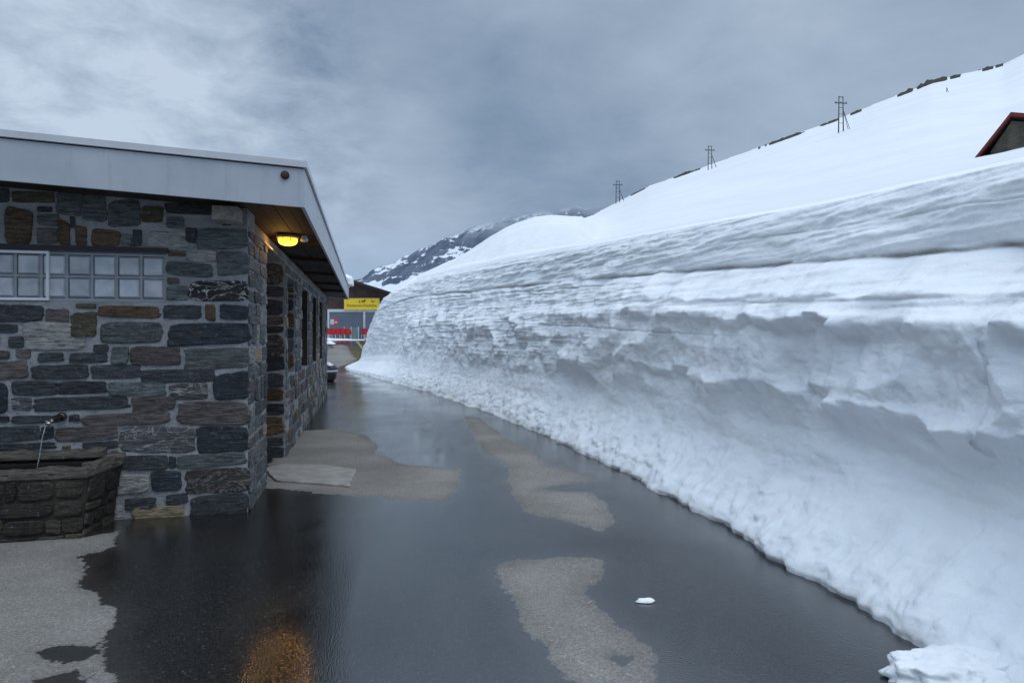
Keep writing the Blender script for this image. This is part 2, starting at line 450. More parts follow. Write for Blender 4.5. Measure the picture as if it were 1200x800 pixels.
WETSPOT = [[(-2.46,3.31),(-2.32,3.36),(-2.11,3.31),(-2.13,3.24),(-2.27,3.19)],
           [(-2.21,3.03),(-2.11,3.08),(-1.96,3.03),(-1.97,2.93),(-2.11,2.92)],
           [(0.43,3.26),(0.6,3.29),(0.65,3.25),(0.55,3.18)], [(-1.93,10.13),(-1.15,9.73),(-1.13,9.01),(-1.56,9.14)]]
def sdf(poly, X, Y):
    inside = np.zeros(X.shape, bool); dist = np.full(X.shape, 1e9)
    n = len(poly)
    for i in range(n):
        (x0, y0), (x1, y1) = poly[i], poly[(i + 1) % n]
        ex, ey = x1 - x0, y1 - y0
        t = np.clip(((X - x0) * ex + (Y - y0) * ey) / (ex * ex + ey * ey + 1e-12), 0, 1)
        dist = np.minimum(dist, np.hypot(X - x0 - t * ex, Y - y0 - t * ey))
        cr = ((y0 > Y) != (y1 > Y)) & (X < (x1 - x0) * (Y - y0) / (y1 - y0 + 1e-12) + x0)
        inside ^= cr
    return np.where(inside, dist, -dist)

ys = [-400, -150, -60, -25, -10, -5, -2, 0, 1]
y = 1.5
while y < 60: ys.append(y); y += max(.04, .0065 * y)
ys += [65, 75, 90, 120, 180, 300, 600, 1500, 3500]
xs = [-3500, -1200, -400, -150, -70, -40, -25, -17, -13] + list(np.arange(-11, -6.2, .12)) + list(np.arange(-6.2, 3.4, .045)) + \
     [3.6, 4, 5, 7, 10, 15, 25, 45, 90, 200, 500, 1200, 3500]
X, Y = np.meshgrid(np.array(xs), np.array(ys), indexing='ij')
Z = ground_z(X, Y) + .006 * fbm(X * .5, Y * .5, 0, 3, 5) * (np.abs(X) < 12) * (Y < 45)
dry = np.full(X.shape, -9.0)
for k, p_ in POLY.items(): dry = np.maximum(dry, sdf(p_, X, Y) * (1 if k != 'slope' else .35))
for p_ in WETSPOT: dry = np.minimum(dry, -sdf(p_, X, Y) - .02)
dry = np.clip(dry, -1.5, 1.5)
snowy = np.maximum(sstep(58, 62, Y), np.maximum(sstep(-14, -16, X), sstep(4.2, 5, X) ))
# standing water in the wheel track down the middle of the lane
cx = np.interp(Y, [2, 5, 8, 12, 18, 25, 30], [-.75, -.75, -.9, -1.6, -3.2, -5.3, -7])
hw = np.interp(Y, [2, 5, 8, 12, 18, 25, 30], [.25, .40, .5, .75, 1.2, 1.5, 1.0])
pud = sstep(1.0, .25, np.abs(X - cx) / hw) * sstep(.16, .50, .5 + .5 * fbm(X * 1.1, Y * .45, 0, 4, 21)) * sstep(2.5, 4.2, Y) * sstep(31, 29, Y)
pud = np.clip(np.maximum(pud, sstep(11, 15, Y) * sstep(1.2, .4, np.abs(X - cx) / (hw + .5)) * .8 * sstep(31, 29, Y)), 0, 1)
tag(grid('ground', np.stack([X, Y, Z], -1), M['asphalt'], {'dry': dry, 'snowy': snowy, 'puddle': pud}), kind='structure')

# ---------------------------------------------------------------- snow bank
KB = np.array([(2.60,-8),(2.45,-4),(2.3,0),(2.15,3.2),(1.98,4.42),(1.64,6.24),(1.255,7.95),(.558,10.6),(-.77,14.65),(-2.54,19.3),(-5.45,25.9),(-7.2,29.6),(-8.35,32.2),(-8.1,33.6),(-6.5,35),(-2,37),(5,40)])
KC = np.array([(4.5,-8,2.6),(4.2,-4,2.6),(4.0,0,2.65),(3.65,3.4,2.75),(3.45,4.6,2.82),(3.1,6.6,2.95),(2.6,8.5,3.11),(1.9,11.1,3.29),(.6,15.3,3.54),(-1.2,20.2,3.78),(-3.6,26.6,4.08),(-5.65,29.3,3.55),(-6.6,31.3,2.55),(-6.5,32.6,2.5),(-4.8,33.6,3.0),(-1.2,35.2,3.2),(5.5,38,3.3)])
us = np.r_[0, np.cumsum(np.hypot(*(np.diff(KB, axis=0).T)))]
ufine = np.arange(0, us[-1], .1)
def smooth_curve(K):
    out = []
    for c in range(K.shape[1]):
        v = np.interp(ufine, us, K[:, c]); pad = 8
        ker = np.hanning(2 * pad + 1); ker /= ker.sum()
        out.append(np.convolve(np.pad(v, pad, mode='edge'), ker, 'valid'))
    return np.stack(out, -1)
FB, FC = smooth_curve(KB), smooth_curve(KC)
# stations along the foot: finer close to the viewer's end of the lane
U = [0.0]
while U[-1] < ufine[-1] - .1:
    yy = np.interp(U[-1], ufine, FB[:, 1])
    U.append(U[-1] + (.10 if yy < 1.5 else min(.075, max(.014, .0036 * yy))) * (1 if yy < 33.4 else 3))
U = np.array(U)
def ip(F, c): return np.interp(U, ufine, F[:, c])
BX, BY, CX, CY, CZ = ip(FB,0), ip(FB,1), ip(FC,0), ip(FC,1), ip(FC,2)

# the hillside above: polar survey (bearing, elevation of crest and skyline)
vis = (FC[:, 1] > -8) & (ufine <= us[12])
azc = np.arctan2(FC[vis, 0], FC[vis, 1]); Rc_ = np.hypot(FC[vis, 0], FC[vis, 1]); zc_ = FC[vis, 2]
o_ = np.argsort(azc); azc, Rc_, zc_ = azc[o_], Rc_[o_], zc_[o_]
skl = np.array([(380,380,33),(430,372,33),(450,362,33),(480,327,34),(505,316,36),(533,303,38),(555,290,40),(575,277,42),(592,267,44),(610,260,46),(628,254,49),(645,252,52),(666,253,56),(687,255,62),(694,252,150),(702,247.5,250),(724,236,300),(760,217.5,310),(833,192,330),(900,168,345),(985,137,360),(1040,115,370),(1092,94,380),(1140,83,390),(1175,74,400),(1200,60,410),(1300,20,420)], float)
az_s = np.arctan((skl[:, 0] - 600) / FOC); er_s = (HZ - skl[:, 1]) / FOC * np.cos(az_s); R_s = skl[:, 2] / np.cos(az_s)
az_s = np.r_[az_s, R(55), R(75), R(100), R(140)]; er_s = np.r_[er_s, .375, .385, .37, .33]; R_s = np.r_[R_s, 560, 540, 520, 500]
_af = np.arange(az_s[0], az_s[-1], R(.05)); _k = np.hanning(17); _k /= _k.sum()
_k2 = np.hanning(61); _k2 /= _k2.sum()
er_s, R_s = [np.convolve(np.pad(np.interp(_af, az_s, v), len(kk) // 2, mode='edge'), kk, 'valid') for v, kk in ((er_s, _k), (R_s, _k2))]
az_s = _af
GKX = np.linspace(0, 420, 400)
_k3 = np.hanning(51); _k3 /= _k3.sum()
GKY = np.convolve(np.pad(np.interp(GKX, [0, 20, 60, 110, 175, 270, 420], [0, .05, .14, .42, .78, .89, 1.0]), 25, mode='reflect', reflect_type='odd'), _k3, 'valid')
def hill_z(x, y):
    a = np.arctan2(x, y); r = np.hypot(x, y)
    rc = np.interp(a, azc, Rc_); zc = np.interp(a, azc, zc_); ec = (zc - EYE) / rc
    es = np.interp(a, az_s, er_s); rs = np.maximum(np.interp(a, az_s, R_s), rc + 1.5)
    t = np.clip((r - rc) / (rs - rc), 0, 1)
    g1 = 1 - (1 - t) ** 1.8
    # long slope: gentle shelf first, then the steep face
    rk = np.array([0, 20, 60, 110, 175, 270, 420]); gk = np.array([0, .05, .14, .42, .78, .89, 1.0])
    rr = (r - rc) / (rs - rc) * 412
    g2 = np.interp(rr, GKX, GKY)
    w = sstep(62, 200, rs)
    g = lerp(g1, g2, w)
    z = EYE + lerp(ec, es, g) * r
    over = np.maximum(r - rs, 0)
    z = z - over * .45 - np.maximum(r - rs, 0) ** 2 * .002
    z = z + .06 * fbm(x * .9 + 3, y * .22, 0, 3, 34) * sstep(1, 5, r - rc) * sstep(60, 20, r) + .05 * fbm(x * .35, y * .35, 0, 4, 31) * sstep(0, 4, r - rc) + .25 * fbm(x * .04, y * .04, 0, 3, 33) * sstep(20, 80, r) * sstep(1.0, .9, t)
    return z

def profiles(t, near):
    tn = np.array([0,.012,.03,.06,.11,.16,.20,.23,.28,.33,.36,.385,.40,.43,.48,.53,.565,.592,.607,.63,.68,.74,.785,.80,.83,.90,.96,1.0])
    on = np.array([-.015,-.02,.01,.07,.20,.32,.40,.44,.47,.475,.46,.40,.375,.40,.43,.46,.465,.455,.445,.455,.50,.68,.80,.845,.85,.90,.96,1.03])
    tf = np.array([0,.012,.03,.08,.16,.25,.35,.45,.52,.55,.6,.7,.77,.79,.82,.9,.96,1.0])
    of = np.array([-.03,.0,.02,.10,.24,.34,.41,.47,.47,.50,.57,.67,.72,.76,.78,.86,.93,1.03])
    return lerp(np.interp(t, tf, of), np.interp(t, tn, on), near)
def tip_profile(t):
    return np.interp(t, [0,.012,.03,.08,.15,.22,.3,.5,.7,.85,.95,1.0], [-.03,.0,.02,.20,.42,.54,.60,.66,.72,.80,.90,1.03])

NV = 250
tv = np.linspace(0, 1, NV) ** 1.0
UU, TT = np.meshgrid(U, tv, indexing='ij')
bx, by, cx_, cy_, cz_ = [a[:, None] for a in (BX, BY, CX, CY, CZ)]
near = sstep(14.5, 6.5, by)
zz = TT * cz_
dx, dy = cx_ - bx, cy_ - by; sl_ = np.hypot(dx, dy); dx, dy = dx / sl_, dy / sl_
env = sstep(.0, .05, TT)
warp = (.028 * fbm(UU * .55, 3.1, 0, 3, 41) + .020 * fbm(UU * 2.3, TT * 3, 0, 3, 42)) * sstep(.12, .3, TT) * sstep(1, .72, TT)
mid = sstep(.26, .36, TT) * sstep(.66, .60, TT)
warp += mid * .030 * np.round(1.6 * perlin(UU * 1.05, 7.7, 0, 43)) * near
off = lerp(profiles(np.clip(TT + warp, 0, 1), near + 0 * TT), tip_profile(TT), sstep(22, 28.5, by)) * sl_
d = .16 * fbm(UU * .45, TT * 1.6, 0, 3, 50) * sstep(.05, .4, TT) * sstep(1, .8, TT)
ap = sstep(.24, .08, TT)
foot = .10 * fbm(UU * .9, 1.3, 0, 4, 51) + .035 * fbm(UU * 5, 2.2, 0, 3, 52)
foot = foot + .025 * fbm(UU * 6, zz * 7, 0, 3, 168)
d += foot * sstep(.3, .0, TT)
d += np.exp(-zz / .06) * (.06 * fbm(UU * 1.9, zz * 4 + 8.8, 0, 4, 169) + .030 * fbm(UU * 7, zz * 9, 0, 4, 172) * (.4 + sstep(-.2, .5, fbm(UU * .8, 5.5, 0, 2, 173))))
lm_ = sstep(-.6, .2, fbm(UU * .7, zz * 1.2, 0, 3, 67))
d -= ap * env * (.034 * billow(UU * 1.6, zz * 2.0, 0, 3, 53) + lm_ * lerp(.8, 1.0, near) * (.036 * fbm(UU * 4.5, zz * 5, 0, 4, 54) + (.014) * np.clip(billow(UU * 7, zz * 7, 0, 2, 68), -1, .35)))
# broken blocks and pockets under the ledge
rid = 1 - 2 * np.abs(perlin(UU * .85 + .4 * perlin(UU * 2, zz * 2, 0, 60), zz * 1.3, 0, 55))
rid2 = 1 - 2 * np.abs(perlin(UU * 3.1, zz * 2.6 + .3 * UU, 0, 56))
d -= mid * (.105 * rid + .022 * rid2) * lerp(.75, 1.0, near)
d += mid * .018 * fbm(UU * 6, zz * 5, 0, 4, 57)
lowf = sstep(.15, .25, TT) * sstep(.42, .36, TT) * near
d += lowf * .11 * perlin(UU * .6 - zz * .9, zz * .8, 0, 170)
d -= lowf * .085 * (1 - 2 * np.abs(perlin(UU * .75 - zz * 1.3, zz * .6 + UU * .2, 0, 171)))
# far end: rougher, blown-out face
roughf = (1 - near) * sstep(.14, .3, TT) * sstep(.95, .75, TT)
d -= roughf * .62 * (.10 * billow(UU * .8, zz * 1.3, 0, 4, 58) + .05 * (1 - 2 * np.abs(perlin(UU * 2.4, zz * 3.0, 0, 59))))
# bedding
up = np.maximum(sstep(.58, .66, TT), (1 - near) * sstep(.25, .45, TT))
d += up * (.030 * fbm(UU * .5, zz * 7 + .5 * fbm(UU * .4, 0, 0, 2, 61), 0, 3, 62) + .014 * perlin(UU * .9, zz * 22, 0, 63))
d -= sstep(.82, .88, TT) * sstep(1.0, .94, TT) * .055 * fbm((UU + zz * 1.6) * 1.0, zz * 3.4 - UU * .15, 0, 4, 64)
lip = np.exp(-((TT + warp - .605) / .028) ** 2) * sstep(-.15, .35, fbm(UU * .55, 9.1, 0, 3, 69)) * near
d -= lip * .075
und = np.exp(-((TT + warp - .565) / .02) ** 2) * sstep(-.15, .35, fbm(UU * .55, 9.1, 0, 3, 69)) * near
d += und * .035
d += (.008 * fbm(UU * 9, zz * 11, 0, 4, 65) + .004 * billow(UU * 22, zz * 22, 0, 2, 66)) * env
d -= ap * env * .009 * billow(UU * 14, zz * 14, 0, 2, 165)
d += sstep(.3, .5, TT) * (1 - near) * .022 * perlin(UU * .8, zz * 13 + .6 * perlin(UU * .3, 0, 0, 166), 0, 167)
lineT = [(.792, .008, .075, 1.15), (.752, .005, .03, .8), (.725, .0045, .025, .6), (.90, .004, .015, .25), (.975, .008, .02, .45), (.66, .004, .015, .25), (.54, .004, .02, .3)]
dirt = np.zeros_like(TT)
for k, (tl, wd, dp, dd) in enumerate(lineT):
    tt = TT + .010 * fbm(UU * .35, k * 3.3, 0, 3, 70 + k)
    gk_ = np.exp(-((tt - tl) / wd) ** 2)
    am = sstep(-.35, .35, perlin(UU * .22, k * 5.1, 0, 80 + k) + (.3 if k == 0 else 0))
    if k in (1, 2): am = am * sstep(.9, .4, near)
    if k == 0: am = am * lerp(.9, 1.0, sstep(.98, .6, near))
    d += gk_ * dp * am
    dirt += gk_ * dd * am * (.55 + .6 * np.clip(fbm(UU * 1.6, zz * 5, 0, 3, 90 + k), -.6, .8))
band = sstep(.805, .85, TT) * sstep(1.01, .96, TT)
dirt += band * (.09 + .14 * fbm(UU * .7, zz * 3, 0, 4, 101)) * lerp(.7, 1, near)
dirt += mid * .10 * np.clip(fbm(UU * 1.3, zz * 2.2, 0, 4, 102), 0, 1)
dirt += sstep(.035, .005, TT) * (.35 + .4 * fbm(UU * 2, 0, 0, 3, 103))
dirt += (1 - near) * .16 * np.clip(fbm(UU * .8, zz * 1.8, 0, 4, 104), 0, 1) * sstep(.2, .4, TT)
dirt = np.clip(dirt, 0, .85)
off = off + d
PX, PY, PZ = bx + dx * off, by + dy * off, zz + .015 * fbm(UU * 3, zz * 8, 0, 2, 66) * env * sstep(1, .95, TT)
PZ = PZ + ground_z(PX, PY) * sstep(.4, 0, TT)
# rows rolling over the crest on to the hillside
NR = 26
ext = np.linspace(0, 1, NR + 1)[1:] ** 1.5 * 1.6
end = off[:, -1:]
EX, EY = bx + dx * (end + ext), by + dy * (end + ext)
hz_ = hill_z(EX, EY)
zl = PZ[:, -1:]
q = sstep(0, .75, ext)[None]
EZ = lerp(zl + ext[None] * .12, hz_ + .012 - .22 * sstep(.9, 1.6, ext)[None], q)
P = np.stack([np.concatenate([PX, EX], 1), np.concatenate([PY, EY], 1), np.concatenate([PZ, EZ], 1)], -1)
P[:, 0, 2] -= .02
dirt = np.concatenate([dirt, np.repeat(dirt[:, -1:], NR, 1) * (1 - q) * .6], 1)
sb = grid('snow_bank', P, M['snow'], {'dirt': dirt})
tag(sb, 'tall cut bank of layered old snow along the right side of the lane', 'snow bank')

az = np.r_[np.arange(R(-10.6), R(40), R(.09)), np.arange(R(40), R(128), R(.8))]
rcA = np.interp(az, azc, Rc_)
sr = np.r_[np.linspace(0, 3, 26)[:-1], 3 * (480 / 3) ** np.linspace(0, 1, 170), 640]
AZ, SR = np.meshgrid(az, sr, indexing='ij'); RR = rcA[:, None] + .35 + SR
HX, HY = RR * np.sin(AZ), RR * np.cos(AZ); HZz = hill_z(HX, HY) - .10 * sstep(.9, .2, SR)
HZz = lerp(ground_z(HX, HY) - .1, HZz, sstep(R(-10.4), R(-8.2), AZ))
tag(grid('hillside', np.stack([HX, HY, HZz], -1), M['hill']), kind='structure')

def lump(name, c, r, sq=(1, 1, 1), seed=0, amp=.25, mat=None, parent=None, sub=4, freq=1.4):
    bm = bmesh.new(); bmesh.ops.create_icosphere(bm, subdivisions=sub, radius=1)
    v = np.array([w.co[:] for w in bm.verts])
    dd = 1 + amp * fbm(v[:, 0] * freq + seed, v[:, 1] * freq, v[:, 2] * freq, 4, 200 + seed)
    for w, k, p0 in zip(bm.verts, dd, v):
        q_ = p0 * k * r * np.array(sq)
        w.co = Vector((q_[0], q_[1], max(q_[2], -.25 * r * sq[2])))
    me = bpy.data.meshes.new(name); bm.to_mesh(me); bm.free()
    o = link(name, me, mat or M['snow'], parent, True); o.location = c
    return o
tag(lump('snow_lump', (2.02, 3.02, .03), .19, (1.3, .9, .5), 3, .30, sub=5, freq=2.2), 'larger lump of fallen snow on the asphalt at the foot of the bank', 'snow lump')
tag(lump('snow_lump', (2.25, 3.06, .03), .17, (1.2, .9, .55), 11, .32, sub=5, freq=2.2), 'small crumbly snow lump tucked between the nearest fallen lump and the bank', 'snow lump')
tag(lump('snow_chip', (.81, 3.92, .008), .05, (1.1, .6, .25), 5, .4, sub=3), 'single small white chip of snow lying alone on the wet asphalt', 'snow chip')

# ---------------------------------------------------------------- far mountain
mp = np.array([(200,345,1500),(330,345,1500),(400,338,1450),(419,329,1420),(436,320,1400),(452,312,1400),(472,303,1390),(494,293,1380),(512,284,1370),(529,279,1350),(545,271,1340),(557,266,1330),(580,259,1320),(600,252,1310),(630,243,1300),(660,240,1290),(697,238,1280),(740,226,1270),(800,222,1260),(900,225,1260)], float)
mx = np.linspace(200, 900, 420); D0 = np.interp(mx, mp[:, 0], mp[:, 2]); my = np.interp(mx, mp[:, 0], mp[:, 1])
my = my + 2.2 * fbm(mx * .06, 0, 0, 5, 301)
vv = np.linspace(0, 1, 130)
MX, VV = np.meshgrid(mx, vv, indexing='ij')
Dm = D0[:, None] - VV * 620
topz = EYE + (HZ - my)[:, None] / FOC * D0[:, None]
bear = (MX - 600) / FOC
Zm = topz * (1 - VV) ** 1.15 + 2
wx = bear * D0[:, None]; 
rg = 1 - 2 * np.abs(fbm(wx * .006 + VV * .8, VV * 3.5, 0, 5, 302))
Zm = Zm + (rg - .4) * 16 * sstep(0, .12, VV) * sstep(1, .7, VV) + 5 * fbm(wx * .03, VV * 16, 0, 4, 303) * sstep(0, .06, VV)
tag(grid('mountain', np.stack([bear * Dm * 1.0 + bear * (D0[:, None] - Dm) * .5, Dm, Zm], -1)[:, ::-1], M['mountain']), kind='structure')

# ---------------------------------------------------------------- stone building
RZ = math.atan2(.2183, .9759)
bld = empty('stone_building', (-2.42, 5.93, 0), RZ)
tag(bld, 'low rubble stone building with grey flat-edged roof left of the lane', 'building')
def wall_top(x): return 2.775 + .05 * (-x)
mb = MB()
def wprism(x0, x1, z0, z1=None, y0=0., y1=.4):
    za, zb = (wall_top(x0), wall_top(x1)) if z1 is None else (z1, z1)
    mb.hexa([(x0,y0,z0),(x1,y0,z0),(x1,y1,z0),(x0,y1,z0),(x0,y0,za),(x1,y0,zb),(x1,y1,zb),(x0,y1,za)], 0)
WX0, WX1, WZ0, WZ1 = -2.27, -.68, 1.905, 2.345
wprism(-6, WX0, -.1); wprism(WX0, WX1, -.1, WZ0); wprism(WX0, WX1, WZ1); wprism(WX1, 0, -.1)
ST = 2.62
SW = [(3.02, 4.05), (5.0, 6.25), (7.2, 8.4), (9.2, 10.3)]; SIL, HEAD = 1.08, 2.45
mb.box(-.4, .4, -.1, 0, 1.14, ST)
yb = 2.8
for a, b in SW:
    mb.box(-.4, yb, -.1, 0, a, ST); mb.box(-.4, a, -.1, 0, b, SIL); mb.box(-.4, a, HEAD, 0, b, ST); yb = b
mb.box(-.4, yb, -.1, 0, 12.05, ST)
mb.box(-.4, 1.14, 2.30, -.375, 2.8, ST)     # lintel over the door recess
mb.box(-6, 11.65, -.1, -.4, 12.05, 2.75); mb.box(-6, .4, -.1, -5.6, 11.65, 2.75)

SC = {'D': (.032,.037,.046), 'T': (.018,.025,.034), 'G': (.085,.097,.105), 'N': (.072,.066,.068), 'R': (.085,.057,.036), 'O': (.072,.068,.045),
      'L': (.20,.208,.212), 'P': (.066,.082,.090), 'W': (.062,.066,.076), 'V': (.020,.021,.025), 'K': (.042,.038,.040), 'Y': (.20,.175,.115)}
MORT = np.array((.17, .178, .19))
VE = {'W': .6, 'V': 1.0, 'K': .3, 'P': .12, 'N': .06, 'L': .35}
rnd = random.Random(5)
def stone(m,  O, ax, nv, x0, z0, x1, z1, code, h=None, seg=26, mi=1):
    """one rubble stone: rounded irregular outline, domed rough face, on the plane O + ax*x + z, facing nv"""
    w, hh = x1 - x0, z1 - z0
    if w < .02 or hh < .02: return
    cx0, cz0 = (x0 + x1) / 2, (z0 + z1) / 2
    h = h if h is not None else rnd.uniform(.007, .019)
    ex = rnd.uniform(6, 16); ph = rnd.uniform(0, 50); skew = rnd.uniform(-.10, .10) * hh
    rings = [(1.0, -.35), (.993, .5), (.972, .93), (.88, 1.0), (.55, 1.0)]
    qo = [(rnd.uniform(-.16, .10), rnd.uniform(-.20, .12)) for _ in range(4)]; tilt = rnd.uniform(-.006, .006)
    base = np.array(SC[code]) * np.array((1.04, 1.0, .95)) * (rnd.uniform(.75, 1.3) if code in 'PGNWO' else rnd.uniform(.8, 1.2) if code in 'LY' else rnd.uniform(.75, 1.2) if code.isupper() else rnd.uniform(.75, 1.25))
    th = np.arange(seg) / seg * 2 * np.pi + .03
    c, s = np.cos(th), np.sin(th)
    rr = (np.abs(c) ** ex + np.abs(s) ** ex) ** (-1 / ex)
    NZ = fbm(np.r_[c * 1.6 + ph, c * 6 + ph], np.r_[s * 1.6, s * 6], 0, 2, 7)
    rr = rr * (1 + .085 * NZ[:seg] + .042 * NZ[seg:])
    vs, cols = [], []
    for rk, hk in rings:
        A_, B__ = rr * c * rk, rr * s * rk
        ox = sum(q_[0] * np.clip(.5 + .5 * sx_ * A_, 0, 1) * np.clip(.5 + .5 * sy_ * B__, 0, 1) * sx_ for q_, (sx_, sy_) in zip(qo, ((-1,-1),(1,-1),(1,1),(-1,1))))
        oz = sum(q_[1] * np.clip(.5 + .5 * sx_ * A_, 0, 1) * np.clip(.5 + .5 * sy_ * B__, 0, 1) * sy_ for q_, (sx_, sy_) in zip(qo, ((-1,-1),(1,-1),(1,1),(-1,1))))
        ux = (A_ + ox * min(1, .9 * hh / w)) * w / 2 * 1.03; uz = (B__ + oz) * hh / 2 * 1.06
        uz = uz + skew * ux / max(w, .05)
        dz = hk * h + (tilt * B__ if hk > 0 else 0) + (.005 * np.roll(NZ[seg:], int(rk * 40)) if hk > 0 else 0 * ux)
        for i in range(seg):
            a, b, n_ = cx0 + ux[i], cz0 + uz[i], float(dz[i])
            vs.append((O[0] + ax[0] * a + nv[0] * n_, O[1] + ax[1] * a + nv[1] * n_, O[2] + b))
            j = rnd.uniform(.85, 1.15); em_ = 1.0 if hk < 0 else (rnd.uniform(0, .9) if hk < .5 else 0.0)
            cols.append((*lerp(base * j, MORT, em_), VE.get(code, 0.05) * (1 - em_)))
    n0 = len(vs); n_ = h * .98
    vs.append((O[0] + ax[0] * cx0 + nv[0] * n_, O[1] + ax[1] * cx0 + nv[1] * n_, O[2] + cz0)); cols.append((*base, VE.get(code, .05)))
    fs = []
    for r_ in range(len(rings) - 1):
        for i in range(seg):
            j = (i + 1) % seg
            fs.append((r_*seg+i, r_*seg+j, (r_+1)*seg+j, (r_+1)*seg+i))
    L = (len(rings) - 1) * seg
    for i in range(seg): fs.append((L + i, L + (i + 1) % seg, n0))
    m.add(vs, fs, mi, True, cols)

FRONT = [(-1.97,2.74,-1.90,2.86,'D'),(-1.88,2.75,-1.56,2.85,'O'),(-1.94,2.40,-1.72,2.71,'R'),(-1.69,2.56,-1.52,2.66,'G'),(-1.69,2.40,-1.54,2.54,'N'),(-1.69,2.67,-1.58,2.72,'D'),(-1.53,2.40,-1.44,2.60,'R'),(-1.44,2.55,-1.40,2.64,'D'),(-1.40,2.40,-1.31,2.57,'R'),(-1.27,2.39,-1.05,2.54,'R'),(-1.04,2.39,-0.96,2.51,'G'),(-0.95,2.40,-0.87,2.54,'D'),(-0.82,2.40,-0.50,2.54,'L'),(-1.54,2.65,-1.34,2.85,'P'),(-1.34,2.61,-1.16,2.83,'P'),(-1.15,2.58,-0.89,2.80,'P'),(-0.88,2.62,-0.70,2.75,'O'),(-0.68,2.70,-0.28,2.80,'D'),(-0.68,2.57,-0.53,2.67,'P'),(-0.42,2.40,0.00,2.58,'P'),(-0.52,2.44,-0.43,2.58,'D'),(-0.66,2.32,-0.52,2.38,'O'),(-0.51,2.28,-0.26,2.40,'L'),(-0.26,2.15,0.01,2.38,'G'),(-0.67,2.15,-0.30,2.27,'P'),(-0.67,2.07,-0.57,2.13,'N'),(-0.67,1.93,-0.50,2.06,'P'),(-0.49,1.92,0.01,2.12,'V'),(-2.09,1.73,-1.65,1.88,'D'),(-1.63,1.73,-1.45,1.85,'N'),(-1.22,1.77,-0.74,1.87,'R'),(-1.39,1.85,-1.24,1.89,'O'),(-0.70,1.76,-0.39,1.88,'D'),(-0.36,1.75,-0.27,1.89,'R'),(-0.24,1.76,0.01,1.89,'T'),(-2.09,1.63,-1.84,1.71,'D'),(-1.43,1.60,-1.24,1.83,'O'),(-1.20,1.55,-0.72,1.74,'P'),(-2.05,1.54,-1.97,1.62,'D'),(-1.91,1.51,-1.79,1.61,'D'),(-1.78,1.49,-1.33,1.72,'L'),(-0.67,1.53,0.01,1.73,'T'),(-2.05,1.41,-1.90,1.49,'N'),(-1.85,1.42,-1.74,1.50,'N'),(-1.26,1.47,-1.14,1.54,'D'),(-1.68,1.39,-1.49,1.47,'D'),(-1.44,1.38,-1.15,1.46,'D'),(-1.12,1.37,-0.98,1.52,'P'),(-0.96,1.35,-0.56,1.52,'N'),(-0.53,1.31,0.01,1.51,'G'),(-2.05,1.24,-1.76,1.39,'N'),(-1.73,1.24,-1.30,1.36,'D'),(-1.28,1.23,-0.89,1.35,'D'),(-0.88,1.20,-0.28,1.32,'D'),(-2.05,0.96,-1.91,1.21,'T'),(-1.88,1.10,-1.54,1.22,'D'),(-1.53,1.11,-1.16,1.22,'D'),(-1.14,1.09,-0.68,1.20,'P'),(-0.66,1.03,-0.34,1.18,'W'),(-0.29,1.04,0.01,1.27,'T'),(-1.88,0.98,-1.73,1.08,'W'),(-1.71,0.97,-0.99,1.09,'D'),(-0.95,0.94,-0.61,1.08,'N'),(-0.59,0.80,0.01,1.01,'N'),(-2.05,0.88,-1.90,0.93,'D'),(-1.88,0.86,-1.54,0.93,'D'),(-1.45,0.87,-1.37,0.93,'D'),(-1.34,0.83,-0.65,0.94,'N'),(-2.05,0.72,-1.67,0.84,'D'),(-1.66,0.72,-1.56,0.83,'T'),(-1.55,0.70,-1.07,0.82,'N'),(-1.04,0.58,-0.45,0.80,'W'),(-0.43,0.55,0.01,0.78,'T'),(-2.05,0.64,-1.55,0.70,'D'),(-1.34,0.63,-1.07,0.69,'D'),(-1.04,0.43,-0.67,0.56,'D'),(-0.66,0.44,-0.60,0.53,'T'),(-0.59,0.43,-0.01,0.55,'P'),(-1.10,0.22,-0.82,0.40,'L'),(-0.80,0.23,-0.55,0.41,'T'),(-0.52,0.20,0.01,0.42,'K'),(-1.01,0.08,-0.76,0.18,'D'),(-0.68,0.11,-0.50,0.20,'D'),(-1.10,0.02,-1.01,0.12,'L'),(-0.95,-0.03,-0.52,0.10,'Y'),(-0.48,-0.04,0.00,0.18,'D')]
# small pinning stones packed into the wide joints
_occ = np.zeros((240, 320), bool)      # z 0..3.0 step .0125 ; x -2.05..-.01
for x0, z0, x1, z1, c in FRONT + [(WX0, WZ0 - .01, WX1 + .01, WZ1 + .05, 'D')]:
    _occ[max(0, int((z0 - .014) / .0125)):max(0, int((z1 + .014) / .0125) + 1), max(0, int((x0 + 2.05 - .014) / .0064)):max(0, int((x1 + 2.05 + .014) / .0064) + 1)] = True
for _ in range(9000):
    w0, h0 = rnd.uniform(.045, .26), rnd.uniform(.028, .12)
    x0 = rnd.uniform(-2.04, -.015 - w0); z0 = rnd.uniform(.0, 2.79 - .05 * x0 - h0)
    sl_i = (slice(int(z0 / .0125), int((z0 + h0) / .0125) + 1), slice(int((x0 + 2.05) / .0064), int((x0 + w0 + 2.05) / .0064) + 1))
    if not _occ[sl_i].any():
        FRONT.append((x0, z0, x0 + w0, z0 + h0, rnd.choice('DDNGPTORK')))
        _occ[max(0, sl_i[0].start - 1):sl_i[0].stop + 1, max(0, sl_i[1].start - 2):sl_i[1].stop + 2] = True
for x0, z0, x1, z1, c in FRONT: stone(mb, (0, 0, 0), (1, 0, 0), (0, -1, 0), x0, z0, x1, z1, c)

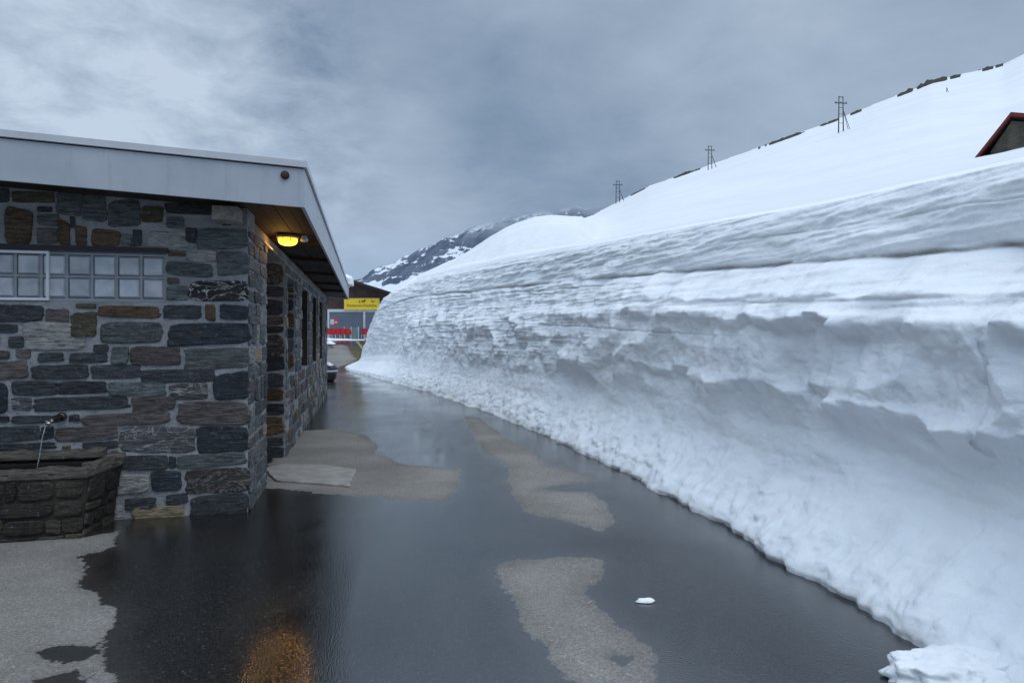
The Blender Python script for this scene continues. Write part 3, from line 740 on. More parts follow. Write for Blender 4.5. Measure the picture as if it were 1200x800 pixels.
def courses(m, O, ax, nv, x0, x1, z0, z1, holes=(), hmin=.10, hmax=.22, wmin=.16, wmax=.5, pal='DDDNNGPTWKORL', seed=1, seg=18, hgt=None):
    r = random.Random(seed); z = z0
    while z < z1 - .05:
        hgt_ = r.uniform(hmin, hmax)
        if z1 - z - hgt_ < .07: hgt_ = z1 - z
        x = x0
        while x < x1 - .04:
            w = r.uniform(wmin, wmax)
            if x1 - x - w < wmin * .6: w = x1 - x
            a, b, lo, hi = x + .009, x + w - .009, z + .008, z + hgt_ - .008
            ok = True
            for (p0, p1, q0, q1) in holes:
                if b > p0 and a < p1 and hi > q0 and lo < q1:
                    if lo >= q0 - .04 and hi <= q1 + .2 and a < p0 - .06: b = p0 - .005; w = p0 - x + (p1 - p0)
                    elif lo >= q0 - .04 and hi <= q1 + .2 and b > p1 + .06: a = p1 + .005
                    elif lo < q0 - .05: hi = q0 - .005
                    elif hi > q1 + .05: lo = q1 + .005
                    else: ok = False
            dz = r.uniform(-.018, .018)
            if ok and hi - lo > .035 and b - a > .035:
                if r.random() < .22 and hi - lo > .15:
                    mz = lerp(lo, hi, r.uniform(.4, .6))
                    stone(m, O, ax, nv, a, lo, b, mz - .01, r.choice(pal), hgt, seg); stone(m, O, ax, nv, a, mz + .01, b, hi, r.choice(pal), hgt, seg)
                else:
                    stone(m, O, ax, nv, a, lo + max(dz, 0), b, hi + min(dz, 0), r.choice(pal), hgt, seg)
            x += w
        z += hgt_
courses(mb, (0,0,0), (1,0,0), (0,-1,0), -6, -2.08, 0, 2.9, [(-2.3, -2.0, 1.88, 2.38)], seed=3)
courses(mb, (0,0,0), (0,1,0), (1,0,0), .02, 1.13, -.02, 2.58, seed=11, hmin=.12, hmax=.24, wmin=.18, wmax=.42, pal='GGPPNLDWGKYL', seg=22)
courses(mb, (0,0,0), (0,1,0), (1,0,0), 2.82, 12.04, -.02, 2.58, [(a, b, SIL, HEAD) for a, b in SW], seed=12, hmin=.11, hmax=.22, wmin=.16, wmax=.45, pal='GGPPNLDWNKGYLR', seg=16)
# reveals facing the viewer: door recess and window jambs
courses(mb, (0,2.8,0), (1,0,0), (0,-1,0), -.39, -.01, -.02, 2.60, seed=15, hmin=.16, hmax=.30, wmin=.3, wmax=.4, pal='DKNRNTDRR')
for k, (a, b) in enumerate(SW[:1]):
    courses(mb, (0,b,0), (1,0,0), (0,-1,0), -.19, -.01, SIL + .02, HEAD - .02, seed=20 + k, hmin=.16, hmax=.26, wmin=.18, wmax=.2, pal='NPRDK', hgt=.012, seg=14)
mb.build('wall', [M['mortar'], M['stone']], bld)

# glass-block window, hinged sash at its left
wm = MB()
wm.box(WX0, .035, WZ0, WX1, .075, WZ1, 0)
wm.build('window_backing', M['darktrim'], bld).name = 'window'
win = bld.children[-1]
fr, pn = MB(), MB()
pit = .1955; zs = [WZ0 + .035, (WZ0 + WZ1) / 2 - .012, WZ1 - .055]
xcols = [WX1 - .012 - pit * k for k in range(9)]
for k in range(8):
    x1, x0 = xcols[k] - .014, xcols[k + 1] + .014
    for z0, z1 in ((WZ0 + .04, WZ0 + .04 + .168), (WZ0 + .04 + .196, WZ0 + .04 + .196 + .168)):
        b = .014
        vs = [(x0,.030,z0),(x1,.030,z0),(x1,.030,z1),(x0,.030,z1),(x0+b,.012,z0+b),(x1-b,.012,z0+b),(x1-b,.012,z1-b),(x0+b,.012,z1-b)]
        gb = rnd.uniform(.82, 1.15); pn.add(vs, [(4,5,6,7),(0,1,5,4),(1,2,6,5),(2,3,7,6),(3,0,4,7)], 0, False, (gb, gb, gb, 1))
for k in range(9):
    xm = xcols[k]; fr.box(xm - .011, .020, WZ0 + .034, xm + .011, .036, WZ1 - .03)
for z0, z1 in ((WZ0 + .002, WZ0 + .034), (WZ0 + .212, WZ0 + .232), (WZ1 - .03, WZ1 - .006)):
    fr.box(WX0 + .002, .0195, z0, WX1 - .002, .0365, z1)
fr.build('frame', M['frame'], win); pn.build('pane', M['block'], win)
sm = MB(); sx1, sx0 = -1.60, WX0 + .004
sm.box(sx0, -.012, WZ0 + .010, sx1, .018, WZ0 + .034); sm.box(sx0, -.012, WZ1 - .028, sx1, .018, WZ1 - .006)
sm.box(sx1 - .020, -.0125, WZ0 + .034, sx1, .018, WZ1 - .028)
sm.build('sash', M['white'], win)
lm = MB(); lm.box(-2.5, -.03, WZ1 + .004, -.66, .05, WZ1 + .045); lm.build('lintel', M['darktrim'], bld)

# door in the recess and the side windows
dm = MB(); dm.box(-.46, 1.14, 0, -.41, 2.8, 2.3)
for k in range(9): dm.box(-.41, 1.2 + k * .175, .05, -.395, 1.36 + k * .175, 2.25)
door = dm.build('door', M['darkwood'], bld)
hm = MB(); hm.tube([(-.395, 1.32, 1.05), (-.34, 1.32, 1.05), (-.34, 1.44, 1.05)], .011); hm.build('handle', M['iron'], door)
for a, b in SW:
    fm = MB()
    for (p, q, r_, s_) in ((a, a + .06, SIL, HEAD), (b - .06, b, SIL, HEAD), (a + .06, b - .06, SIL, SIL + .06), (a + .06, b - .06, HEAD - .06, HEAD)):
        fm.box(-.22, p + .001, r_ + .001, -.16, q - .001, s_ - .001)
    if a > 4: fm.box(-.16, b - .035, SIL + .003, -.012, b - .002, HEAD - .003)
    f = fm.build('window', M['darkwood'], bld)
    gm = MB(); gm.box(-.20, a + .06, SIL + .06, -.185, b - .06, HEAD - .06); gm.build('pane', M['glass'], f)

# roof
XE, YF, YB, XL = .55, -.564, 13.2, -6.6
sl = .05
def rz(x, base): return base + sl * (XE - x)
def slab(m, x0, x1, y0, y1, zb, zt, mi=0):
    m.hexa([(x0,y0,rz(x0,zb)),(x1,y0,rz(x1,zb)),(x1,y1,rz(x1,zb)),(x0,y1,rz(x0,zb)),(x0,y0,rz(x0,zt)),(x1,y0,rz(x1,zt)),(x1,y1,rz(x1,zt)),(x0,y1,rz(x0,zt))], mi)
rm = MB(); slab(rm, XL, XE - .03, YF + .03, YB - .03, 2.775, 3.05); roof = rm.build('roof', M['roofing'], bld)
fm = MB()
slab(fm, XL, XE, YF, YF + .028, 2.70, 3.022)
slab(fm, XE - .028, XE, YF + .028, YB - .028, 2.70, 3.022)
slab(fm, XL, XE, YB - .028, YB, 2.70, 3.022)
fm.build('fascia', M['fascia'], roof)
fl = MB()
slab(fl, XL, XE + .022, YF - .022, YF + .10, 3.034, 3.088)
slab(fl, XE - .10, XE + .022, YF + .10, YB + .022, 3.034, 3.088)
fl.build('flashing', M['flash'], roof)
gp = MB(); slab(gp, XL, XE - .008, YF + .008, YB - .008, 3.020, 3.036); gp.build('shadow_gap', M['darktrim'], roof)  # dark strip coloured as the shade in the gap below the flashing
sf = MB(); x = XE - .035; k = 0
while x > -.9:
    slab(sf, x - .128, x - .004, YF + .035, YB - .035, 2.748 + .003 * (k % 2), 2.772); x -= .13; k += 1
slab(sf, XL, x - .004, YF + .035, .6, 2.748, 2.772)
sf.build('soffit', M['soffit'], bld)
bm_ = MB(); bm_.box(-.245, -.26, 2.622, -.035, 12.1, 2.742); bm_.build('beam', M['beam'], bld)
for yy in (1.75, 3.6, 5.8, 8.0, 10.2):
    bt = MB(); slab(bt, -.03, XE - .05, yy, yy + .09, 2.70, 2.745); bt.build('rafter', M['soffit'], bld)
cm = MB(); cm.tube([(.012, .05, 2.600), (.012, 1.0, 2.604), (.012, 1.9, 2.600)], .011, 8); cm.build('conduit', M['lampbase'], bld)
vm = MB(); cxx = .395; vz = rz(cxx, 2.955)
vm.tube([(cxx, YF + .01, vz), (cxx, YF - .02, vz)], .035, 16); vm.tube([(cxx, YF - .02, vz), (cxx, YF - .028, vz)], [.035, .024], 16)
vm.build('pipe_stub', M['rust'], roof)

def toW(x, y, z):
    c_, s_ = math.cos(RZ), math.sin(RZ)
    return (-2.42 + c_ * x - s_ * y, 5.93 + s_ * x + c_ * y, z)
# lamp under the eave
lx, ly = .19, 1.43
lamp = empty('eave_lamp', toW(lx, ly, rz(lx, 2.745)), RZ); lamp.scale = (.9, .9, .9)
tag(lamp, 'round bulkhead lamp glowing warm yellow under the eave by the corner', 'lamp')
b1 = MB(); b1.lathe([(.0, 0), (.085, 0), (.135, -.012), (.138, -.040), (.124, -.046), (.0, -.046)], n=32); b1.build('lamp_base', M['lampbase'], lamp)
b2 = MB(); b2.lathe([(.120, -.0455), (.119, -.075), (.108, -.105), (.085, -.125), (.05, -.136), (.0005, -.139)], n=32); b2.build('glass_shade', M['glow'], lamp)
b3 = MB(); 
for dxx in (-.045, .045):
    b3.tube([(dxx, -.118, -.048), (dxx, -.112, -.095), (dxx, -.06, -.132), (dxx, 0, -.139), (dxx, .06, -.132), (dxx, .112, -.095), (dxx, .118, -.048)], .004, 6)
b3.build('guard_wire', M['lampbase'], lamp)
pl = bpy.data.lights.new('lamp_light', 'POINT'); pl.energy = 3.0; pl.color = (1, .50, .12); pl.shadow_soft_size = .06
plo = bpy.data.objects.new('lamp_light', pl); COL.objects.link(plo); plo.parent = lamp; plo.location = (-.09, .0, -.20)
sn = empty('motion_sensor', toW(.37, 1.42, rz(.37, 2.745)), RZ)
tag(sn, 'small pale motion sensor on the soffit beside the glowing lamp', 'sensor')
b4 = MB(); b4.lathe([(0, 0), (.032, 0), (.034, -.02), (.0005, -.024)], n=16); b4.build('mount', M['white'], sn)
b5 = MB(); b5.lathe([(.036, -.024), (.045, -.04), (.038, -.062), (.0005, -.072)], n=16); b5.build('sensor_head', M['white'], sn)

# roof snow at the far end
tag(lump('snow_cushion', toW(.40, 12.3, rz(.4, 3.10)), .34, (.8, 1.5, .8), 21, .3, mat=M['snow']), 'rounded cushion of snow left on the far end of the grey roof edge', 'roof snow', kind='thing')

# doorstep slab
slabp = [(-2.99,7.85),(-2.86,8.11),(-2.35,8.05),(-1.87,7.79),(-1.74,6.91),(-2.25,7.08),(-2.62,7.18)]
ds = MB()
def dense(poly, n=6):
    out = []
    for i, (a, b) in enumerate(zip(poly, poly[1:] + poly[:1])):
        for k in range(n):
            t = k / n; out.append((lerp(a[0], b[0], t) + rnd.uniform(-.012, .012), lerp(a[1], b[1], t) + rnd.uniform(-.012, .012)))
    return out
pp = dense(slabp); n_ = len(pp)
ds.add([(x, y, -.02) for x, y in pp] + [(x, y, .016) for x, y in pp] + [(lerp(x, -2.35, .02), lerp(y, 7.5, .02), .022) for x, y in pp],
       [(i, (i+1) % n_, n_+(i+1) % n_, n_+i) for i in range(n_)] + [(n_+i, n_+(i+1) % n_, 2*n_+(i+1) % n_, 2*n_+i) for i in range(n_)] + [tuple(range(3*n_-1, 2*n_-1, -1))[::-1]])
tag(ds.build('doorstep_slab', M['concrete']), 'pale worn concrete slab set flush before the door recess', 'slab')

# trough
tr = empty('stone_trough', toW(-1.1, -.27, 0), RZ)
tag(tr, 'rough stone water trough against the front wall of the stone building', 'trough')
# local: x to the right, y back; wall plane at y = .27
tb = MB()
xl = -2.4; yF, yBk = -.27, .262
xt, xbm = .045, -.035
H_ = .525
outer_b = [(xl, yF + .04, -.06), (xbm - .03, yF + .04, -.06), (xbm + .02, yBk, -.06), (xl, yBk, -.06)]
outer_t = [(xl, yF, H_), (xt - .045, yF, H_), (xt + .03, yBk, H_ + .02), (xl, yBk, H_ + .02)]
inner_t = [(xl + .12, yF + .11, H_), (xt - .15, yF + .13, H_), (xt - .11, yBk - .07, H_ + .012), (xl + .12, yBk - .07, H_ + .012)]
inner_b = [(xl + .12, yF + .15, .28), (xt - .17, yF + .15, .28), (xt - .13, yBk - .09, .28), (xl + .12, yBk - .09, .28)]
vs = outer_b + outer_t + inner_t + inner_b
fs = [(0,1,5,4),(1,2,6,5),(2,3,7,6),(3,0,4,7)] + [(4,5,9,8),(5,6,10,9),(6,7,11,10),(7,4,8,11)] + [(8,9,13,12),(9,10,14,13),(10,11,15,14),(11,8,12,15)] + [(12,13,14,15)]
tb.add(vs, fs, 0)
def tilted(m, n0):  # lean the masonry facing with the battered faces
    for i in range(n0, len(m.v)):
        x, y, z = m.v[i]; m.v[i] = (x, y, z)
SC.update({'o': (.042,.037,.027), 'b': (.026,.023,.018), 'k': (.013,.012,.0105), 'g': (.062,.057,.048), 't': (.105,.092,.058)})
n0 = len(tb.v)
courses(tb, (0, 0, 0), (1, 0, 0), (0, -1, 0), xl, -.03, -.02, .47, seed=31, hmin=.06, hmax=.15, wmin=.08, wmax=.40, pal='oobbkkgkbot', seg=20, hgt=None)
for i in range(n0, len(tb.v)):
    x, y, z = tb.v[i]; tb.v[i] = (x + .03 * (z / .575 - .6) * (1 if x > -.6 else 0), y + lerp(yF + .036, yF, (z + .06) / .64), z)
n0 = len(tb.v)
courses(tb, (0, 0, 0), (0, 1, 0), (1, 0, 0), yF + .03, yBk - .02, -.02, .5, seed=32, hmin=.09, hmax=.16, wmin=.12, wmax=.28, pal='bkkob', seg=18, hgt=.022)
for i in range(n0, len(tb.v)):
    x, y, z = tb.v[i]; f_ = (z + .06) / .64; g_ = (y - yF) / (yBk - yF)
    tb.v[i] = (x + lerp(lerp(xbm - .03, xbm + .02, g_), lerp(xt - .045, xt + .03, g_), f_), y, z)
tb.build('basin', [M['mortar'], M['stone']], tr).data.materials[0] = simple('mossy_mortar', (.036, .033, .027), .9, .15, .5, 6, .7)
rim = MB()
n0 = 0
for (a, b, o_y0, o_y1) in ((xl, -1.55, yF, yF + .14), (-1.54, -.72, yF, yF + .135), (-.71, -.01, yF, yF + .14)):
    pass
def slabstone(m, P4, z0, z1, n=26):
    a, b, c, d_ = [np.array(p) for p in P4]; g = []
    for i in range(n + 1):
        for j in range(5):
            p = lerp(lerp(a, b, i / n), lerp(d_, c, i / n), j / 4); g.append(p)
    g = np.array(g); nz = fbm(g[:, 0] * 5, g[:, 1] * 9, 0, 3, 9) * .030
    top = [(p[0] + .010 * math.sin(31 * p[1] + 3 * p[0]), p[1] + .012 * math.sin(17 * p[0]) + .008 * math.sin(41 * p[0]), z1 + q) for p, q in zip(g, nz)]
    bot = [(p[0], p[1], z0) for p in g]
    N = len(top); fs = []
    for i in range(n):
        for j in range(4):
            q = i * 5 + j; fs.append((q, q + 5, q + 6, q + 1))
    ed = [i * 5 for i in range(n + 1)] + [n * 5 + j for j in range(1, 5)] + [i * 5 + 4 for i in range(n - 1, -1, -1)] + [j for j in range(3, 0, -1)]
    for p, q in zip(ed, ed[1:] + ed[:1]): fs.append((p, N + p, N + q, q))
    m.add(top + bot, fs, 0, True, (.075, .069, .057, .0))
slabstone(rim, [(xl, yF - .006), (-.80, yF - .006), (-.80, yF + .095), (xl, yF + .10)], .48, .562)
slabstone(rim, [(-.795, yF - .004), (.005, yF - .006), (-.09, yF + .10), (-.795, yF + .095)], .485, .558)
slabstone(rim, [(.008, yF - .004), (.088, yBk), (-.05, yBk), (-.088, yF + .102)], .49, .575)
slabstone(rim, [(xl, yBk - .10), (-.055, yBk - .10), (-.052, yBk - .002), (xl, yBk - .002)], .572, .628)
rim.build('rim', M['stone'], tr)
wt = MB(); wt.add([(xl + .05, yF + .12, .522), (-.07, yF + .12, .522), (-.04, yBk - .07, .522), (xl + .05, yBk - .07, .522)], [(0, 1, 2, 3)]); wt.build('water', M['water'], tr)

# spout
sp = empty('water_spout', toW(-1.50, -.02, .915), RZ)
tag(sp, 'short dark metal spout on the stone wall above the trough', 'spout')
sp.scale = (.85,) * 3
q1 = MB(); q1.tube([(0, .02, 0), (0, -.03, 0)], [.045, .04], 16); q1.build('flange', M['iron'], sp)
q2 = MB(); q2.tube([(0, -.02, 0), (-.012, -.10, -.002), (-.028, -.16, -.02), (-.036, -.18, -.04)], [.034, .032, .026, .02], 12); q2.build('pipe', M['iron'], sp)
q3 = MB(); q3.tube([(-.034, -.175, -.032), (-.040, -.19, -.052)], [.024, .022], 12); q3.tube([(-.075, -.17, -.02), (-.0, -.175, -.02)], .007, 8); q3.build('nozzle', M['galv'], sp)
js = MB(); a0 = toW(-1.54, -.21, .862); b0 = toW(-1.585, -.25, .516)
js.tube([a0, tuple(lerp(a0[i], b0[i], .35) + (.03 if i == 2 else 0) * 1.2 for i in range(3)), tuple(lerp(a0[i], b0[i], .7) for i in range(3)), b0], [.0038, .003, .0028, .004], 8)
tag(js.build('water_jet', M['jet']), 'thin jet of water falling from the spout into the trough', 'water jet')

# ---------------------------------------------------------------- tub beyond the building's far end
tx, ty = -6.72, 23.6
tub = empty('tub_planter', (tx, ty, 0)); tag(tub, 'round black tub with a cap of snow past the far end of the stone building', 'planter')
k1 = MB(); k1.lathe([(.0, 0), (.22, 0), (.30, .10), (.34, .26), (.35, .36), (.31, .36), (.30, .30), (.0, .30)], n=24)
k1.build('pot', simple('black_plastic', (.012, .012, .014), .4, .4), tub)
k2 = MB(); k2.lathe([(.36, .355), (.375, .39), (.355, .40)], n=24); k2.build('rim', M['white'], tub)
heather = NT('purple_heather'); heather.bsdf(heather.mix(heather.ramp(heather.noise(heather.pos(), 30, 3), .4, .6), (.06, .055, .085), (.12, .11, .15)), .9, .1)
k3 = lump('plant', (0, 0, .42), .30, (1, 1, .7), 41, .5, mat=heather.m, parent=tub, freq=3)
k4 = lump('snow_cap', (-.06, 0, .58), .24, (1, 1, .5), 42, .3, parent=tub)
pst = empty('marker_post', at(386, 411, 40)); tag(pst, 'short grey stone post capped with snow beside the sloping drive', 'post')
k5 = MB(); k5.lathe([(.0, -.05), (.24, -.05), (.22, .25), (.20, .38), (.0, .40)], n=12); k5.build('shaft', M['concrete'], pst)
lump('snow_cap', (0, 0, .44), .30, (1.1, 1, .5), 43, .3, parent=pst)

# ---------------------------------------------------------------- restaurant at the end of the lane
D = 49.0
rs = empty('restaurant', (0, D, 1.36)); tag(rs, 'brown timber restaurant with low gable and wide shopfront at the end of the lane', 'restaurant')
def rx(px): return (px - 600) / FOC * D
def rzz(py): return EYE - (py - HZ) / FOC * D - 1.36
wallm = mat_wood('brown_cladding', (.048, .030, .028), (.085, .056, .050), .8, (.6, 6, 8))
whitem = M['white']
w_ = MB()
xL, xR, zT = rx(330), rx(500), rzz(364.5)
xa, za = rx(415.5), rzz(332.5); ze = rzz(356)
w_.add([(xL, 0, zT), (xR, 0, zT), (xR, 0, ze + .1), (rx(415.5), 0, za), (xL, 0, ze - .1)], [(0, 1, 2, 3, 4)])
w_.box(xL, .02, -.3, rx(383), .3, zT); w_.box(rx(470), .02, -.3, xR, .3, zT)
w_.box(xL, .3, -.3, xL + .3, 9, zT + .5); w_.box(xR - .3, .3, -.3, xR, 9, zT + .5); w_.box(xL, 8.7, -.3, xR, 9, zT)
w_.build('wall', wallm, rs)
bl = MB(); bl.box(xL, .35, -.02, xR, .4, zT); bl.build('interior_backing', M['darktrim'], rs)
rf = MB()
for sx_, ex_, ey_ in ((1, rx(520), 365), (-1, rx(316), 363)):
    zb = rzz(ey_); q = [(xa, -.5, za + .02), (ex_, -.5, zb), (ex_, 9.5, zb), (xa, 9.5, za + .02)]
    rf.hexa(q + [(x, y, z + .22) for x, y, z in q] if sx_ > 0 else q[::-1] + [(x, y, z + .22) for x, y, z in q[::-1]])
rf.build('roof', simple('dark_roof', (.030, .026, .028), .7, .2), rs)
gl = simple('shopfront_glass', (.11, .14, .19), .15, .6, .15, .8, .02)
sh = MB()
sh.box(rx(384), -.06, rzz(365.5), rx(470), .02, rzz(362.3))
for a in (385, 427, 462): sh.box(rx(a) - .07, -.055, rzz(398), rx(a) + .07, .02, rzz(365.5))
sh.box(rx(384), -.05, -.02, rx(470), .02, .10)
shf = sh.build('shopfront', whitem, rs)
for a, b in ((385, 427), (427, 462)):
    g_ = MB(); g_.box(rx(a) + .07, .0, .10, rx(b) - .07, .012, rzz(365.5)); g_.build('pane', gl, shf)
nb = MB(); nb.box(rx(387), -.012, rzz(380), rx(391.5), -.002, rzz(374)); nb.build('notice', M['white'], shf)
nb = MB(); nb.box(rx(391.7), -.012, rzz(380.6), rx(396), -.002, rzz(372.8), 0)
nb.box(rx(392.6), -.02, rzz(378.5), rx(395.2), -.012, rzz(376.5), 1); nb.build('poster', [simple('red_poster', (.55, .06, .06), .5, .3), M['white']], shf)
gp_ = MB(); gp_.box(rx(407), -.9, .0, rx(423.5), -.88, rzz(384)); 
wsc = gp_.build('wind_screen', simple('greenish_glass', (.16, .24, .24), .15, .5, .2, 1.5, .02), rs)
ws2 = MB(); 
for a in (407, 415, 423.5): ws2.box(rx(a) - .03, -.93, 0, rx(a) + .03, -.87, rzz(383))
ws2.build('post', M['white'], wsc)

sg = empty('yellow_sign', (rx(424.5), D - .16, 1.36 + rzz(356.2)))
tag(sg, 'long yellow restaurant sign with small dark lettering on the brown gable', 'sign')
hw_, hh_ = (rx(445) - rx(403.8)) / 2, (rzz(349.6) - rzz(363)) / 2
yel = simple('sign_yellow', (.78, .56, .035), .5, .3, .06, 3, .02)
b_ = MB(); b_.box(-hw_, 0, -hh_, hw_, .06, hh_); b_.build('board', yel, sg)
b_ = MB()
for q in ((-hw_, -hh_, hw_, -hh_ + .03), (-hw_, hh_ - .03, hw_, hh_), (-hw_, -hh_ + .03, -hw_ + .03, hh_ - .03), (hw_ - .03, -hh_ + .03, hw_, hh_ - .03)):
    b_.box(q[0], -.02, q[1], q[2], .0, q[3])
b_.build('border', simple('sign_edge', (.70, .60, .22), .5), sg)
def lettering(txt, x, z, size, mat, parent, name='lettering'):
    cu = bpy.data.curves.new('txt', 'FONT'); cu.body = txt; cu.size = size; cu.extrude = .004; cu.align_x = 'CENTER'; cu.align_y = 'CENTER'
    ob = bpy.data.objects.new('txt', cu); COL.objects.link(ob)
    bpy.context.view_layer.update()
    me = bpy.data.meshes.new_from_object(ob.evaluated_get(bpy.context.evaluated_depsgraph_get()))
    bpy.data.objects.remove(ob)
    o = link(name, me, mat, parent); o.rotation_euler = (math.pi / 2, 0, 0); o.location = (x, -.008, z)
    return o
ink = simple('sign_ink', (.10, .075, .02), .6); red = simple('sign_red', (.28, .05, .03), .6)
lettering('Restaurant', -.52, -.12, .27, ink, sg); lettering('Passhöhe', .62, -.12, .27, ink, sg)
lettering('Bar', .86, .20, .24, red, sg)
# small emblem: a walking beast in silhouette above the words
em = MB()
em.box(-.02, -.012, .17, .22, -.002, .26); em.box(.18, -.0125, .22, .30, -.002, .33)
for a in (-.01, .05, .15, .20): em.box(a, -.0115, .09, a + .025, -.002, .17)
em.add([(-.22, -.010, .10), (-.10, -.010, .10), (-.16, -.010, .32)], [(0, 1, 2)]); em.build('emblem', ink, sg)

# terrace snow strip and red seats
ts = np.stack(np.meshgrid(np.linspace(rx(330), rx(437), 60), np.linspace(-3.2, -1.6, 14), indexing='ij'), -1)
tz = .20 * np.sin(np.linspace(0, math.pi, 14))[None] * (.75 + .5 * fbm(ts[..., 0] * .8, ts[..., 1], 0, 3, 401)) * lerp(1.5, .55, sstep(rx(384), rx(430), ts[..., 0])) - .03
TS = np.concatenate([ts, tz[..., None]], -1); TS[..., 1] += D; TS[..., 2] += ground_z(TS[..., 0], TS[..., 1])
tag(grid('snow_ridge', TS, M['hill']), 'low ridge of ploughed snow in front of the restaurant terrace', 'snow ridge')
redm = simple('red_seat', (.42, .022, .030), .5, .3, .12, 5)
def make_chair():
    o = empty('terrace_chair')
    s = MB(); s.box(-.22, -.22, .43, .22, .22, .47); s.build('seat', redm, o)
    s = MB(); n_ = 18
    for k in range(n_):      # rounded bucket back
        a0, a1 = math.pi * k / n_, math.pi * (k + 1) / n_
        for (r0, r1) in ((0, 1),):
            q = []
            for a in (a0, a1):
                q.append((-.25 * math.cos(a), .08 - .30 * math.sin(a), .55 + .33 * math.sin(a) ** .6))
            (x0, y0, z0), (x1, y1, z1) = q
            s.hexa([(x0, y0, .43), (x1, y1, .43), (x1 * .92, y1 * .92 + .01, .43), (x0 * .92, y0 * .92 + .01, .43), (x0, y0, z0), (x1, y1, z1), (x1 * .92, y1 * .92 + .01, z1), (x0 * .92, y0 * .92 + .01, z0)])
    s.build('backrest', redm, o)
    for a in (-1, 1):
        for b in (-1, 1):
            s = MB(); s.tube([(a * .19, b * .19, .43), (a * .22, b * .23 , 0)], .016, 6); s.build('leg', M['white'], o)
    return o
def copy_tree(o, parent=None):
    c = o.copy(); COL.objects.link(c)
    if parent is not None: c.parent = parent
    for ch in list(o.children): copy_tree(ch, c)
    return c
chp = [(386.2, 'red chair at the left end of the longer terrace row'), (391.3, 'red chair second from the left in the terrace row'), (396.6, 'red chair in the middle of the longer terrace row'),
       (402, 'red chair second from the right in the longer terrace row'), (407.5, 'red chair at the right end of the longer terrace row, next to the wind screen'),
       (427.8, 'red chair right of the wind screen under the window post'), (433.8, 'red chair closest to the snow bank on the terrace')]
ch0 = make_chair()
for i, (px, lab) in enumerate(chp):
    c = ch0 if i == 0 else copy_tree(ch0)
    c.location = ((px - 600) / FOC * 47.9, 47.9, 1.38); c.rotation_euler.z = R([4, -6, 9, -3, 6, -8, 5][i])
    tag(c, lab, 'chair', 'red chairs on the restaurant terrace')

# yellow line on the sloping drive
yl = MB(); A_, B_ = at(417.5, 403, 44.2), at(431, 417, 36.6)
n_ = 14; L_ = []
for i in range(n_ + 1):
    t = i / n_; x, y = lerp(A_[0], B_[0], t), lerp(A_[1], B_[1], t)
    L_ += [(x - .08, y, float(ground_z(x, y)) + .008), (x + .08, y + .03, float(ground_z(x, y)) + .008)]
yl.add(L_, [(2*i, 2*i+1, 2*i+3, 2*i+2) for i in range(n_)])
tag(yl.build('road_marking', simple('yellow_line', (.22, .19, .085), .7, .2, .25, 3)), kind='structure')

# ---------------------------------------------------------------- on the hillside
def hz1(x, y): return float(hill_z(np.array([x]), np.array([y]))[0])
def hill_point(px, py, lo=20, hi=400):
    """where the sight line of a surveyed bearing / elevation meets the hill"""
    Ds = np.arange(lo, hi, .5); k_ = (px - 600) / FOC
    e = hill_z(k_ * Ds, Ds) - (EYE - (py - HZ) / FOC * Ds)
    hit = np.nonzero(e >= 0)[0]; D_ = Ds[hit[0]] if len(hit) else hi
    return (k_ * D_, D_, hz1(k_ * D_, D_))
def make_pole(h, o):
    for s in (-1, 1):
        p = MB(); p.tube([(s * .75, 0, -1), (s * .62, 0, h)], [.17, .12], 8); p.build('post', M['pole'], o)
    p = MB(); p.box(-1.9, -.12, h * .80, 1.9, .12, h * .80 + .22); p.build('crossarm', M['pole'], o)
    p = MB(); p.box(-.75, -.08, h * .97, .75, .08, h * .97 + .16)
    p.build('top_tie', M['pole'], o)
    for f in (.25, .5, .68): p = MB(); p.tube([(-.7, 0, h * f), (.7, 0, h * f)], .06, 6); p.build('rung', M['pole'], o)
    for s in (-1, 1):
        p = MB(); p.tube([(.7, 0, h * .62), (3.0 + s * .55, s * 1.1, -.6)], .075, 6); p.build('stay', M['pole'], o)
    for s in (-1.6, 0, 1.6):
        p = MB(); p.lathe([(.05, 0), (.12, .08), (.06, .18), (.12, .28), (.02, .42)], (s, 0, h * .80 + .22), 8); p.build('insulator', M['pole'], o)
for px, py, top, lab in ((985.5, 155, 113, 'tallest-looking twin-post power pole on the snow slope, nearest of three'), (832, 198.5, 171, 'middle one of three twin-post power poles along the snowy ridge'),
                         (724, 238, 212, 'farthest and faintest twin-post power pole, by the cloudy mountain')):
    p0 = hill_point(px, py, 60, 330)
    h = (py - top) / FOC * p0[1]
    o = empty('power_pole', p0, R(8)); make_pole(h, o); tag(o, lab, 'power pole', 'twin-post power poles along the ridge')

# outcrops
def outcrop(px0, px1, dip, thick, seed, lab, Df=.985):
    n = 46; rows = 9; g = np.zeros((n, rows, 3))
    for i in range(n):
        px = lerp(px0, px1, i / (n - 1)); a = math.atan((px - 600) / FOC)
        rs_ = float(np.interp(a, az_s, R_s)); ers = float(np.interp(a, az_s, er_s))
        e = math.sin(math.pi * i / (n - 1)) ** .6
        rag = (.62 + 1.5 * float(fbm(np.array([px * .13]), np.array([seed * 3.1]), 0, 4, 501)[0])) * e
        mpx = rs_ / FOC / math.cos(a) ** 0 * math.cos(a)
        for j in range(rows):
            t = j / (rows - 1)
            r = rs_ * (Df - .09 + .12 * t)
            x, y = r * math.sin(a), r * math.cos(a)
            hgt = (-dip * .0 + thick * .62 * rag * math.sin(math.pi * min(1, t * 1.0)) ** .8) * mpx
            z = hz1(x, y) - .35 * (1 if j in (0, rows - 1) else 0) + hgt * (1 if 0 < j < rows - 1 else 0) - dip * mpx * .1
            g[i, j] = (x, y, z)
    tag(grid('rock_outcrop', g, M['outcrop']), lab, 'rock outcrop')
